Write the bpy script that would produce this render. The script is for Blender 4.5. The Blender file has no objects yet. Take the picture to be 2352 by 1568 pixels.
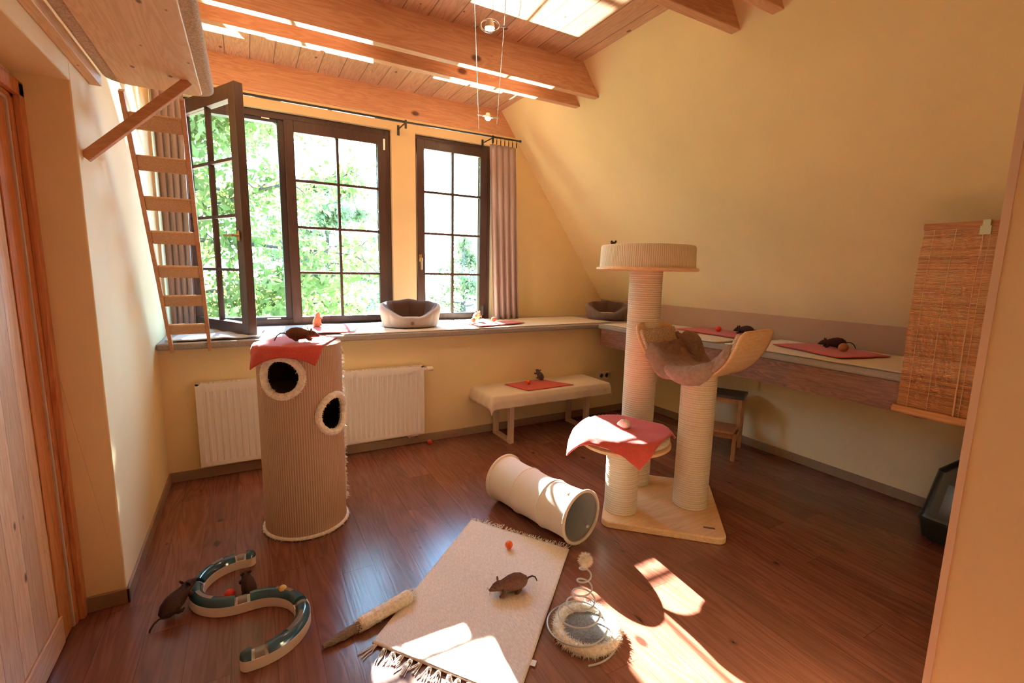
import bpy, bmesh, math, random
from mathutils import Vector, Matrix, Euler, noise
random.seed(7)
sc = bpy.context.scene
COL = sc.collection
PI = math.pi

# ---------------------------------------------------------------- camera, world, sun, exposure
cam_d = bpy.data.cameras.new('camera'); cam = bpy.data.objects.new('camera', cam_d); COL.objects.link(cam)
YAW, PITCH, ROLL, FPX = 0.5115693, -0.1487227, 0.0206028, 1078.05
f = Vector((math.sin(YAW)*math.cos(PITCH), math.cos(YAW)*math.cos(PITCH), math.sin(PITCH)))
r = f.cross(Vector((0, 0, 1))).normalized(); u = r.cross(f)
r2 = r*math.cos(ROLL)+u*math.sin(ROLL); u2 = -r*math.sin(ROLL)+u*math.cos(ROLL)
M = Matrix((r2, u2, -f)).transposed().to_4x4(); M.translation = Vector((0, 0, 1.5))
cam.matrix_world = M
cam_d.sensor_width = 36; cam_d.lens = FPX*36/2352; cam_d.clip_start = 0.02; cam_d.clip_end = 400
sc.camera = cam

SUN_DIR = Vector((-0.105, -1.0, -0.462)).normalized()
w = bpy.data.worlds.new('sky'); sc.world = w; w.use_nodes = True
nt = w.node_tree; nt.nodes.clear()
out = nt.nodes.new('ShaderNodeOutputWorld'); bg = nt.nodes.new('ShaderNodeBackground')
tc = nt.nodes.new('ShaderNodeTexCoord'); sp = nt.nodes.new('ShaderNodeSeparateXYZ'); cr = nt.nodes.new('ShaderNodeValToRGB')
nt.links.new(tc.outputs['Generated'], sp.inputs[0]); nt.links.new(sp.outputs['Z'], cr.inputs[0])
cr.color_ramp.elements[0].position = 0.0; cr.color_ramp.elements[0].color = (0.46, 0.74, 1.0, 1)
cr.color_ramp.elements[1].position = 0.6; cr.color_ramp.elements[1].color = (0.28, 0.58, 1.0, 1)
nt.links.new(cr.outputs[0], bg.inputs[0]); bg.inputs[1].default_value = 27.0
nt.links.new(bg.outputs[0], out.inputs[0])

sun_d = bpy.data.lights.new('sun', 'SUN'); sun = bpy.data.objects.new('sun', sun_d); COL.objects.link(sun)
sun_d.energy = 142; sun_d.color = (1.0, 0.95, 0.88); sun_d.angle = math.radians(0.6)
sun.rotation_euler = SUN_DIR.to_track_quat('-Z', 'Y').to_euler(); sun.location = (3, 20, 10)

# added spot below the windows, standing in for sun glinting up off the sills
gl_d = bpy.data.lights.new('sun_glint_stand_in', 'SPOT'); gl = bpy.data.objects.new('sun_glint_stand_in', gl_d); COL.objects.link(gl)
gl.location = (2.35, 9.6, -2.35); gl_d.energy = 19000; gl_d.color = (1.0, 0.93, 0.82)
gl_d.spot_size = math.radians(32); gl_d.spot_blend = 0.3; gl_d.shadow_soft_size = 0.05
gl.rotation_euler = (Vector((1.1, 3.6, 2.75))-Vector(gl.location)).to_track_quat('-Z', 'Y').to_euler()

# added fill behind the camera, standing in for hall daylight; no window built there
ha_d = bpy.data.lights.new('hall_fill_light', 'AREA'); ha = bpy.data.objects.new('hall_fill_light', ha_d); COL.objects.link(ha)
ha_d.shape = 'RECTANGLE'; ha_d.size = 1.9; ha_d.size_y = 1.9; ha_d.energy = 1.5; ha_d.color = (1.0, 0.86, 0.70)
ha.location = (0.6, -2.35, 1.6); ha.rotation_euler = (math.radians(90), 0, 0)

sc.view_settings.view_transform = 'Standard'; sc.view_settings.look = 'None'
sc.view_settings.gamma = 1.0; sc.view_settings.exposure = 0.42; sc.view_settings.use_curve_mapping = False
sc.cycles.max_bounces = 10; sc.cycles.diffuse_bounces = 7; sc.cycles.glossy_bounces = 4
sc.cycles.transmission_bounces = 8; sc.cycles.transparent_max_bounces = 12
sc.cycles.sample_clamp_indirect = 6.0; sc.cycles.use_denoising = True
sc.cycles.caustics_reflective = False; sc.cycles.caustics_refractive = False

# ---------------------------------------------------------------- material helpers
def new_mat(name):
    m = bpy.data.materials.new(name); m.use_nodes = True
    t = m.node_tree; b = t.nodes['Principled BSDF']
    return m, t, b
def C4(c): return (c[0], c[1], c[2], 1)
def N(t, kind, **kw):
    n = t.nodes.new(kind)
    for k, v in kw.items():
        if k.startswith('i_'): n.inputs[k[2:]].default_value = v
        else: setattr(n, k, v)
    return n
def mix(t, fac, a, b, blend='MIX'):
    n = N(t, 'ShaderNodeMix', data_type='RGBA', blend_type=blend)
    for s, v in ((0, fac), (6, a), (7, b)):
        if hasattr(v, 'links') or isinstance(v, bpy.types.NodeSocket): t.links.new(v, n.inputs[s])
        else: n.inputs[s].default_value = v if s == 0 else C4(v)
    return n.outputs[2]
def ramp(t, src, stops):
    n = N(t, 'ShaderNodeValToRGB'); t.links.new(src, n.inputs[0])
    e = n.color_ramp.elements
    while len(e) < len(stops): e.new(0.5)
    for k, (p, c) in enumerate(stops):
        e[k].position = p; e[k].color = C4(c) if not isinstance(c, (int, float)) else (c, c, c, 1)
    return n.outputs[0]
def coords(t, scale=(1, 1, 1), kind='Object'):
    c = N(t, 'ShaderNodeTexCoord'); m = N(t, 'ShaderNodeMapping'); m.inputs['Scale'].default_value = scale
    t.links.new(c.outputs[kind], m.inputs[0]); return m.outputs[0]
def bump(t, b, src, strength=0.2, dist=0.01):
    n = N(t, 'ShaderNodeBump'); n.inputs['Strength'].default_value = strength; n.inputs['Distance'].default_value = dist
    t.links.new(src, n.inputs['Height']); t.links.new(n.outputs[0], b.inputs['Normal'])
def plain(name, c, rough=0.5, metal=0.0, var=0.0, scale=20, bmp=0.0, spec=None, sheen=0.0):
    m, t, b = new_mat(name)
    b.inputs['Base Color'].default_value = C4(c); b.inputs['Roughness'].default_value = rough; b.inputs['Metallic'].default_value = metal
    if spec is not None: b.inputs['Specular IOR Level'].default_value = spec
    if sheen: b.inputs['Sheen Weight'].default_value = sheen
    n = N(t, 'ShaderNodeTexNoise', i_Scale=scale, i_Detail=4.0); t.links.new(coords(t), n.inputs['Vector'])
    if var > 0:
        lo = tuple(max(0, x*(1-var)) for x in c); hi = tuple(min(1, x*(1+var)) for x in c)
        t.links.new(ramp(t, n.outputs[0], [(0.3, lo), (0.7, hi)]), b.inputs['Base Color'])
    if bmp > 0: bump(t, b, n.outputs[0], bmp)
    return m
def wood(name, light, dark, axis='Y', across='X', plank=None, offset=0.0, endlen=None, knots=1.2, rough=0.45, grain=1.0, seam=0.02, pvar=0.35, knotcol=None, coat=0):
    """long grain running along `axis`; optional planks of width `plank` counted along `across`"""
    m, t, b = new_mat(name); b.inputs['Roughness'].default_value = rough
    if coat: b.inputs['Coat Weight'].default_value = coat; b.inputs['Coat Roughness'].default_value = 0.12
    c = N(t, 'ShaderNodeTexCoord'); s = N(t, 'ShaderNodeSeparateXYZ'); t.links.new(c.outputs['Object'], s.inputs[0])
    ix = {'X': 0, 'Y': 1, 'Z': 2}
    def ma(op, a, bb=None, cc=None):
        n = N(t, 'ShaderNodeMath', operation=op)
        for k, v in enumerate((a, bb, cc)):
            if v is None: continue
            if isinstance(v, bpy.types.NodeSocket): t.links.new(v, n.inputs[k])
            else: n.inputs[k].default_value = v
        return n.outputs[0]
    idx = None
    if plank:
        q = ma('DIVIDE', ma('SUBTRACT', s.outputs[ix[across]], offset), plank)
        fl = ma('FLOOR', q); fr = ma('SUBTRACT', q, fl)
        hs = N(t, 'ShaderNodeTexWhiteNoise', noise_dimensions='1D'); t.links.new(fl, hs.inputs['W']); idx = hs.outputs['Value']
        edge = ma('MINIMUM', fr, ma('SUBTRACT', 1.0, fr))
        seamv = ma('LESS_THAN', edge, seam)
        if endlen:
            q2 = ma('ADD', ma('DIVIDE', s.outputs[ix[axis]], endlen), ma('MULTIPLY', idx, 7.0))
            f2 = ma('FLOOR', q2); fr2 = ma('SUBTRACT', q2, f2)
            comb = ma('ADD', ma('MULTIPLY', fl, 13.7), f2)
            hs2 = N(t, 'ShaderNodeTexWhiteNoise', noise_dimensions='1D'); t.links.new(comb, hs2.inputs['W']); idx = hs2.outputs['Value']
            seamv = ma('MAXIMUM', seamv, ma('LESS_THAN', ma('MINIMUM', fr2, ma('SUBTRACT', 1.0, fr2)), seam*plank/endlen*1.0))
    mp = N(t, 'ShaderNodeMapping'); sc_ = [9*grain, 9*grain, 9*grain]; sc_[ix[axis]] = 0.7*grain; mp.inputs['Scale'].default_value = sc_
    if idx is not None:
        off = N(t, 'ShaderNodeVectorMath', operation='SCALE'); off.inputs[0].default_value = (13, 17, 11); t.links.new(idx, off.inputs['Scale'])
        ad = N(t, 'ShaderNodeVectorMath', operation='ADD'); t.links.new(c.outputs['Object'], ad.inputs[0]); t.links.new(off.outputs[0], ad.inputs[1]); src = ad.outputs[0]
    else: src = c.outputs['Object']
    t.links.new(src, mp.inputs[0])
    n1 = N(t, 'ShaderNodeTexNoise', i_Scale=1.6, i_Detail=3.0, i_Distortion=1.2); t.links.new(mp.outputs[0], n1.inputs['Vector'])
    wv = ma('FRACT', ma('MULTIPLY', n1.outputs[0], 9.0)); tri = ma('ABSOLUTE', ma('SUBTRACT', wv, 0.5))
    n2 = N(t, 'ShaderNodeTexNoise', i_Scale=14.0, i_Detail=4.0); t.links.new(mp.outputs[0], n2.inputs['Vector'])
    g = ma('ADD', ma('MULTIPLY', tri, 1.1), ma('MULTIPLY', n2.outputs[0], 0.6))
    base = ramp(t, g, [(0.2, dark), (0.85, light)])
    if idx is not None:
        pv = ramp(t, idx, [(0.0, (1-pvar,)*3), (1.0, (1.0,)*3)]); base = mix(t, 1.0, base, pv, 'MULTIPLY')
    if knots > 0:
        s2_ = N(t, 'ShaderNodeSeparateXYZ'); t.links.new(src, s2_.inputs[0]); vm = N(t, 'ShaderNodeCombineXYZ')
        t.links.new(ma('MULTIPLY', s2_.outputs[ix[axis]], 0.55), vm.inputs[0]); t.links.new(s2_.outputs[ix[across]], vm.inputs[1])
        wob = N(t, 'ShaderNodeTexNoise', i_Scale=30.0, i_Detail=2.0); t.links.new(src, wob.inputs['Vector'])
        v = N(t, 'ShaderNodeTexVoronoi', voronoi_dimensions='2D', i_Scale=knots*3.8); t.links.new(vm.outputs[0], v.inputs['Vector'])
        hv = N(t, 'ShaderNodeSeparateColor'); t.links.new(v.outputs['Color'], hv.inputs[0])
        thr = ma('MULTIPLY', ma('GREATER_THAN', hv.outputs[0], 0.45), ma('MULTIPLY_ADD', hv.outputs[1], 0.075, 0.02))
        thr = ma('MULTIPLY', thr, ma('GREATER_THAN', hv.outputs[0], 0.45)); k = ma('SUBTRACT', thr, ma('ADD', v.outputs['Distance'], ma('MULTIPLY', wob.outputs[0], 0.02))); k = ma('MULTIPLY', k, 24.0)
        kc = N(t, 'ShaderNodeClamp'); t.links.new(k, kc.inputs[0])
        kcol = knotcol or tuple(x*0.28 for x in dark); base = mix(t, kc.outputs[0], base, kcol)
    if plank: base = mix(t, ma('MULTIPLY', seamv, 0.75), base, tuple(x*0.18 for x in dark))
    t.links.new(base, b.inputs['Base Color'])
    bump(t, b, g, 0.06, 0.004)
    return m

# ---------------------------------------------------------------- mesh helpers
class MB:
    def __init__(s): s.v = []; s.f = []; s.m = []
    def add(s, vs, fs, mi=0):
        o = len(s.v); s.v += [tuple(x) for x in vs]; s.f += [tuple(i+o for i in fc) for fc in fs]; s.m += [mi]*len(fs); return s
    def box(s, a, b, mi=0):
        x0, y0, z0 = (min(a[i], b[i]) for i in range(3)); x1, y1, z1 = (max(a[i], b[i]) for i in range(3))
        return s.add([(x0,y0,z0),(x1,y0,z0),(x1,y1,z0),(x0,y1,z0),(x0,y0,z1),(x1,y0,z1),(x1,y1,z1),(x0,y1,z1)],
                     [(0,3,2,1),(4,5,6,7),(0,1,5,4),(1,2,6,5),(2,3,7,6),(3,0,4,7)], mi)
    def hexa(s, p, mi=0):  # 8 points, bottom 4 ccw then top 4
        return s.add(p, [(0,3,2,1),(4,5,6,7),(0,1,5,4),(1,2,6,5),(2,3,7,6),(3,0,4,7)], mi)
    def bar(s, p, q, wd, th, side=None, mi=0):
        """rectangular bar from p to q; wd across `side` direction, th the other"""
        p = Vector(p); q = Vector(q); d = (q-p).normalized()
        sd = Vector(side) if side else d.cross(Vector((0, 0, 1)))
        if sd.length < 1e-4: sd = Vector((1, 0, 0))
        sd = (sd-d*sd.dot(d)).normalized(); n = d.cross(sd)
        a = sd*wd/2; c = n*th/2
        return s.hexa([p-a-c, p+a-c, p+a+c, p-a+c, q-a-c, q+a-c, q+a+c, q-a+c], mi)
    def tube(s, pts, rad, seg=12, caps=True, mi=0, closed=False, flat=1.0):
        pts = [Vector(p) for p in pts]; n = len(pts)
        R = rad if isinstance(rad, (list, tuple)) else [rad]*n
        prev = None; vs = []; fs = []
        for i, p in enumerate(pts):
            if closed: d = pts[(i+1) % n]-pts[i-1]
            else: d = pts[min(i+1, n-1)]-pts[max(i-1, 0)]
            d.normalize()
            if prev is None:
                a = d.cross(Vector((0, 0, 1)))
                if a.length < 1e-3: a = d.cross(Vector((0, 1, 0)))
            else: a = prev-d*prev.dot(d)
            a.normalize(); b = d.cross(a); prev = a
            for k in range(seg):
                t = 2*PI*k/seg; vs.append(p+a*math.cos(t)*R[i]+b*math.sin(t)*R[i]*flat)
        m_ = n if closed else n-1
        for i in range(m_):
            j = (i+1) % n
            for k in range(seg):
                l = (k+1) % seg; fs.append((i*seg+k, i*seg+l, j*seg+l, j*seg+k))
        if caps and not closed:
            fs.append(tuple(range(seg-1, -1, -1))); fs.append(tuple((n-1)*seg+k for k in range(seg)))
        return s.add(vs, fs, mi)
    def lathe(s, prof, seg=48, c=(0, 0, 0), mi=0, sx=1, sy=1, closed=False):
        vs = []; fs = []; n = len(prof)
        for (rr, z) in prof:
            for k in range(seg):
                t = 2*PI*k/seg; vs.append((c[0]+rr*sx*math.cos(t), c[1]+rr*sy*math.sin(t), c[2]+z))
        for i in range(n if closed else n-1):
            j = (i+1) % n
            for k in range(seg):
                l = (k+1) % seg; fs.append((i*seg+k, i*seg+l, j*seg+l, j*seg+k))
        if not closed:
            if prof[0][0] > 1e-5: fs.append(tuple(range(seg-1, -1, -1)))
            if prof[-1][0] > 1e-5: fs.append(tuple((n-1)*seg+k for k in range(seg)))
        return s.add(vs, fs, mi)
    def ball(s, c, rx, ry=None, rz=None, seg=16, rings=10, mi=0, rot=None):
        ry = ry or rx; rz = rz or rx; vs = []; fs = []
        for i in range(rings+1):
            ph = PI*i/rings
            for k in range(seg):
                t = 2*PI*k/seg; p = Vector((rx*math.sin(ph)*math.cos(t), ry*math.sin(ph)*math.sin(t), -rz*math.cos(ph)))
                if rot: p = rot @ p
                vs.append(Vector(c)+p)
        for i in range(rings):
            for k in range(seg):
                l = (k+1) % seg; fs.append((i*seg+k, i*seg+l, (i+1)*seg+l, (i+1)*seg+k))
        return s.add(vs, fs, mi)
    def prism(s, poly, z0, z1, mi=0):
        n = len(poly); vs = [(x, y, z0) for x, y in poly]+[(x, y, z1) for x, y in poly]
        fs = [tuple(range(n-1, -1, -1)), tuple(range(n, 2*n))]+[(i, (i+1) % n, n+(i+1) % n, n+i) for i in range(n)]
        return s.add(vs, fs, mi)
    def grid(s, nu, nv, fn, mi=0):
        vs = [fn(i/(nu-1), j/(nv-1)) for j in range(nv) for i in range(nu)]
        fs = [(j*nu+i, j*nu+i+1, (j+1)*nu+i+1, (j+1)*nu+i) for j in range(nv-1) for i in range(nu-1)]
        return s.add(vs, fs, mi)
    def build(s, name, mats, parent=None, smooth=True, bevel=0.0, solid=0.0, subd=0, angle=40, loc=None, rot=None, off=0.0):
        me = bpy.data.meshes.new(name); me.from_pydata(s.v, [], s.f)
        if not isinstance(mats, (list, tuple)): mats = [mats]
        for m in mats: me.materials.append(m)
        bm = bmesh.new(); bm.from_mesh(me); bmesh.ops.remove_doubles(bm, verts=bm.verts, dist=1e-6)
        bm.faces.ensure_lookup_table()
        bmesh.ops.recalc_face_normals(bm, faces=bm.faces); bm.to_mesh(me); bm.free()
        if len(mats) > 1:
            me2 = bpy.data.meshes.new(name); me2.from_pydata(s.v, [], s.f)
            for m in mats: me2.materials.append(m)
            for p, mi in zip(me2.polygons, s.m): p.material_index = mi
            bm = bmesh.new(); bm.from_mesh(me2); bmesh.ops.remove_doubles(bm, verts=bm.verts, dist=1e-6)
            bmesh.ops.recalc_face_normals(bm, faces=bm.faces); bm.to_mesh(me2); bm.free(); bpy.data.meshes.remove(me); me = me2
        if smooth:
            me.shade_smooth()
            me.set_sharp_from_angle(angle=math.radians(angle))
        o = bpy.data.objects.new(name, me); COL.objects.link(o)
        if parent: o.parent = parent
        if loc is not None: o.location = loc
        if rot is not None: o.rotation_euler = rot
        if solid:
            md = o.modifiers.new('solid', 'SOLIDIFY'); md.thickness = solid; md.offset = off
        if bevel:
            md = o.modifiers.new('bevel', 'BEVEL'); md.width = bevel; md.segments = 3; md.limit_method = 'ANGLE'; md.angle_limit = math.radians(40)
        if subd:
            md = o.modifiers.new('sub', 'SUBSURF'); md.levels = subd; md.render_levels = subd
        return o
def tag(o, label, cat, group=None, kind=None):
    o['label'] = label; o['category'] = cat
    if group: o['group'] = group
    if kind: o['kind'] = kind
    return o
def thing(name, label, cat, loc=(0, 0, 0), rz=0.0, group=None):
    o = bpy.data.objects.new(name, None); COL.objects.link(o); o.empty_display_size = 0.1
    o.location = loc; o.rotation_euler = (0, 0, rz); return tag(o, label, cat, group)
def struct(o): o['kind'] = 'structure'; return o
def copy_tree(o, parent=None):
    c = o.copy(); COL.objects.link(c)
    if parent: c.parent = parent
    for ch in list(o.children): copy_tree(ch, c)
    return c
def rnd(a, b): return random.uniform(a, b)
def nz(x, y, z=0.0): return noise.noise(Vector((x, y, z)))

# ---------------------------------------------------------------- room numbers (metres)
XL, XD, YB, YW = -0.548, -0.713, 3.824, 4.60
XR, ZC, ZB, YP = 3.843, 3.14, 2.903, 2.491
Z1, T = 1.18, 1.35
XC = XR-(ZC-Z1)/T            # where slope meets ceiling
YQ0, YQ1, XQ = 0.40, 0.40, 1.45
YF, XF, ZS = 3.739, 3.104, 0.983
YH = -2.5

# ---------------------------------------------------------------- materials
paint = plain('cream_yellow_paint', (0.84, 0.685, 0.385), 0.75, var=0.03, scale=3, bmp=0.05)
base_m = plain('brown_skirting_vinyl', (0.27, 0.17, 0.105), 0.45, var=0.08)
floor_m = wood('red_brown_vinyl_planks', (0.235, 0.084, 0.053), (0.150, 0.049, 0.031), 'Y', 'X', plank=0.155, offset=0.02, endlen=1.25, knots=0.9, rough=0.25, grain=0.55, seam=0.006, pvar=0.30)
plank_m = wood('pine_ceiling_boards', (0.72, 0.45, 0.29), (0.54, 0.29, 0.165), 'Y', 'X', plank=0.169, offset=1.291, knots=1.5, rough=0.5, seam=0.022, pvar=0.22, knotcol=(0.12, 0.04, 0.015))
beam_m = wood('pine_beam', (0.68, 0.39, 0.23), (0.55, 0.27, 0.145), 'X', 'Z', knots=0.8, rough=0.5, knotcol=(0.14, 0.045, 0.02))
door_m = wood('knotty_pine_door', (0.84, 0.60, 0.39), (0.68, 0.40, 0.21), 'Z', 'Y', plank=0.115, offset=0.02, knots=1.5, rough=0.35, seam=0.012, pvar=0.25, knotcol=(0.12, 0.03, 0.01))
case_m = wood('pine_casing', (0.56, 0.23, 0.085), (0.40, 0.12, 0.04), 'Z', 'Y', knots=0.7, rough=0.4)
winframe_m = wood('dark_brown_window_wood', (0.062, 0.028, 0.020), (0.040, 0.016, 0.012), 'Z', 'X', knots=0, rough=0.35)
seal_m = plain('black_window_seal', (0.02, 0.022, 0.025), 0.4)
white_m = plain('white_enamel', (0.86, 0.84, 0.80), 0.3)
white_strip = plain('pale_door_seal', (0.62, 0.55, 0.5), 0.4)
metal_m = plain('brushed_steel', (0.62, 0.62, 0.62), 0.25, 1.0)
brass_m = plain('brass_handle', (0.65, 0.45, 0.2), 0.3, 1.0)
black_m = plain('black_iron', (0.012, 0.012, 0.014), 0.4)
def glass_mat():
    m, t, b = new_mat('window_glass')
    t.nodes.remove(b); o = t.nodes['Material Output']
    g = N(t, 'ShaderNodeBsdfGlossy'); g.inputs['Roughness'].default_value = 0.0; g.inputs['Color'].default_value = (1, 1, 1, 1)
    tr = N(t, 'ShaderNodeBsdfTransparent'); tr.inputs[0].default_value = (0.94, 0.97, 0.96, 1)
    fr = N(t, 'ShaderNodeLayerWeight', i_Blend=0.5); pw = N(t, 'ShaderNodeMath', operation='POWER'); t.links.new(fr.outputs['Facing'], pw.inputs[0]); pw.inputs[1].default_value = 5.0
    ml = N(t, 'ShaderNodeMath', operation='MULTIPLY_ADD'); t.links.new(pw.outputs[0], ml.inputs[0]); ml.inputs[1].default_value = 0.9; ml.inputs[2].default_value = 0.035
    mx = N(t, 'ShaderNodeMixShader'); t.links.new(ml.outputs[0], mx.inputs[0]); t.links.new(tr.outputs[0], mx.inputs[1]); t.links.new(g.outputs[0], mx.inputs[2])
    t.links.new(mx.outputs[0], o.inputs[0]); return m
glass_m = glass_mat()
def fabric(name, c, rough=0.9, scale=220, var=0.25, bmp=0.25, axisx=1.0, axisy=1.0, low=0.0, sheen=0.2):
    m, t, b = new_mat(name); b.inputs['Roughness'].default_value = rough; b.inputs['Sheen Weight'].default_value = sheen
    b.inputs['Specular IOR Level'].default_value = 0.2
    n = N(t, 'ShaderNodeTexNoise', i_Scale=scale, i_Detail=2.0); t.links.new(coords(t, (axisx, axisy, 1)), n.inputs['Vector'])
    lo = tuple(x*(1-var) for x in c); hi = tuple(min(1, x*(1+var)) for x in c)
    col = ramp(t, n.outputs[0], [(0.35, lo), (0.65, hi)])
    if low > 0:
        n2 = N(t, 'ShaderNodeTexNoise', i_Scale=4.0, i_Detail=4.0); t.links.new(coords(t), n2.inputs['Vector'])
        col = mix(t, 1.0, col, ramp(t, n2.outputs[0], [(0.3, (1-low,)*3), (0.7, (1.0,)*3)]), 'MULTIPLY')
    t.links.new(col, b.inputs['Base Color']); bump(t, b, n.outputs[0], bmp, 0.002); return m
towel_m = fabric('red_towelling', (0.48, 0.065, 0.050), scale=350)
cream_cloth = fabric('cream_cotton', (0.68, 0.58, 0.45), scale=400, var=0.08, low=0.08)
grey_cush = fabric('grey_brown_upholstery', (0.28, 0.235, 0.205), scale=500, axisx=0.3, var=0.25)
rug_m = fabric('cream_woven_rug', (0.86, 0.80, 0.73), scale=90, axisx=4, axisy=0.6, var=0.12, low=0.06)
curtain_m = fabric('mauve_brown_curtain', (0.37, 0.285, 0.275), scale=300, var=0.12)
fur_white = fabric('cream_fur', (0.95, 0.90, 0.80), scale=60, var=0.12, bmp=0.5)
fur_grey = fabric('taupe_plush', (0.30, 0.19, 0.15), scale=45, var=0.13, bmp=0.5, low=0.15)
fur_brown = fabric('brown_plush', (0.115, 0.045, 0.030), scale=120, var=0.2, bmp=0.5, sheen=0.03)
fur_dark = fabric('dark_brown_plush', (0.045, 0.022, 0.018), scale=120, var=0.2, bmp=0.5, sheen=0.03)
fur_ltbrown = fabric('light_brown_plush', (0.40, 0.22, 0.12), scale=160, var=0.3, bmp=0.5)
knit_m = fabric('beige_knit', (0.56, 0.43, 0.33), scale=170, var=0.4, bmp=0.7)
bed_out = fabric('grey_bed_fabric', (0.42, 0.36, 0.33), scale=350, var=0.2)
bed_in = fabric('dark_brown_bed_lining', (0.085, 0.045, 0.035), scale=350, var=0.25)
tunnel_m = fabric('white_tunnel_cloth', (0.80, 0.76, 0.68), scale=300, var=0.05)
tunnel_in = fabric('grey_tunnel_lining', (0.42, 0.42, 0.40), scale=300, var=0.08)
felt_m = fabric('grey_felt', (0.17, 0.17, 0.18), scale=120, var=0.3)
tree_wood = wood('beech_plywood', (0.88, 0.62, 0.36), (0.76, 0.48, 0.25), 'X', 'Y', knots=0, rough=0.35, grain=0.7)
bench_wood = wood('white_washed_pine', (0.66, 0.50, 0.38), (0.54, 0.38, 0.27), 'Z', 'Y', knots=0, rough=0.5)
brace_m = wood('pale_pine_strip', (0.60, 0.33, 0.18), (0.50, 0.25, 0.12), 'X', 'Y', knots=0, rough=0.5)
pine_board = wood('pale_pine_board', (0.80, 0.57, 0.36), (0.68, 0.43, 0.24), 'Y', 'X', knots=2.2, rough=0.5, grain=0.8, knotcol=(0.22, 0.10, 0.05))
old_wood = wood('weathered_reddish_beam', (0.235, 0.105, 0.065), (0.105, 0.038, 0.024), 'Y', 'Z', knots=0.8, rough=0.7, grain=1.6)
stool_wood = wood('stool_pine', (0.42, 0.19, 0.08), (0.32, 0.12, 0.05), 'Z', 'Y', knots=0, rough=0.45)
stool_dark = plain('stool_dark_top', (0.035, 0.022, 0.018), 0.4, var=0.1)
orange_m = plain('orange_plastic', (0.80, 0.12, 0.02), 0.25)
red_ball_m = plain('red_ball', (0.62, 0.035, 0.015), 0.3)
yellow_m = plain('yellow_ball', (0.75, 0.55, 0.15), 0.3)
brown_ball_m = plain('brown_ball', (0.38, 0.17, 0.08), 0.6)
teal_m = plain('dark_teal_plastic', (0.018, 0.065, 0.095), 0.10)
trackbase_m = plain('cream_plastic', (0.84, 0.78, 0.70), 0.35)
clear_m = plain('smoky_clear_plastic', (0.22, 0.18, 0.155), 0.15)
litter_m = plain('black_plastic', (0.012, 0.012, 0.014), 0.28)
litter_door = plain('smoked_plastic_flap', (0.035, 0.035, 0.04), 0.15)
spring_m = plain('pale_grey_wire', (0.50, 0.50, 0.50), 0.35)
leather_tag = plain('dark_leather_tag', (0.12, 0.05, 0.04), 0.5)
def rope(name, c, zscale, dark=0.7, bs=0.6):
    m, t, b = new_mat(name); b.inputs['Roughness'].default_value = 0.85; b.inputs['Specular IOR Level'].default_value = 0.2
    wv = N(t, 'ShaderNodeTexWave', wave_type='BANDS', bands_direction='Z'); wv.inputs['Scale'].default_value = zscale; wv.inputs['Distortion'].default_value = 0.15
    t.links.new(coords(t), wv.inputs['Vector'])
    n = N(t, 'ShaderNodeTexNoise', i_Scale=180.0, i_Detail=3.0); t.links.new(coords(t), n.inputs['Vector'])
    col = ramp(t, wv.outputs['Fac'], [(0.0, tuple(x*dark for x in c)), (0.45, c)])
    col = mix(t, 0.35, col, mix(t, 1.0, col, ramp(t, n.outputs[0], [(0.3, 0.6), (0.7, 1.0)]), 'MULTIPLY'))
    t.links.new(col, b.inputs['Base Color']); bump(t, b, wv.outputs['Fac'], bs, 0.004); return m
rope_m = rope('cream_sisal_rope', (0.88, 0.76, 0.58), 22.0, 0.78)
def ribbed(name, c, n_around, dark=0.72):
    """vertical ribs running round an upright drum (object z axis)"""
    m, t, b = new_mat(name); b.inputs['Roughness'].default_value = 0.9; b.inputs['Specular IOR Level'].default_value = 0.15
    tcn = N(t, 'ShaderNodeTexCoord'); s = N(t, 'ShaderNodeSeparateXYZ'); t.links.new(tcn.outputs['Object'], s.inputs[0])
    at = N(t, 'ShaderNodeMath', operation='ARCTAN2'); t.links.new(s.outputs[1], at.inputs[0]); t.links.new(s.outputs[0], at.inputs[1])
    mu = N(t, 'ShaderNodeMath', operation='MULTIPLY'); t.links.new(at.outputs[0], mu.inputs[0]); mu.inputs[1].default_value = n_around
    sn = N(t, 'ShaderNodeMath', operation='SINE'); t.links.new(mu.outputs[0], sn.inputs[0])
    n = N(t, 'ShaderNodeTexNoise', i_Scale=40.0, i_Detail=6.0); t.links.new(coords(t, (1, 1, 0.5)), n.inputs['Vector'])
    ad = N(t, 'ShaderNodeMath', operation='ADD'); t.links.new(sn.outputs[0], ad.inputs[0]); t.links.new(n.outputs[0], ad.inputs[1])
    col = ramp(t, ad.outputs[0], [(0.0, tuple(x*dark for x in c)), (1.0, c)])
    t.links.new(col, b.inputs['Base Color']); bump(t, b, ad.outputs[0], 0.4, 0.003); return m
sisal_m = ribbed('tan_sisal_mat', (0.55, 0.37, 0.25), 110)
cream_rib = ribbed('cream_ribbed_sisal', (0.84, 0.72, 0.54), 150, 0.85)
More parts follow.
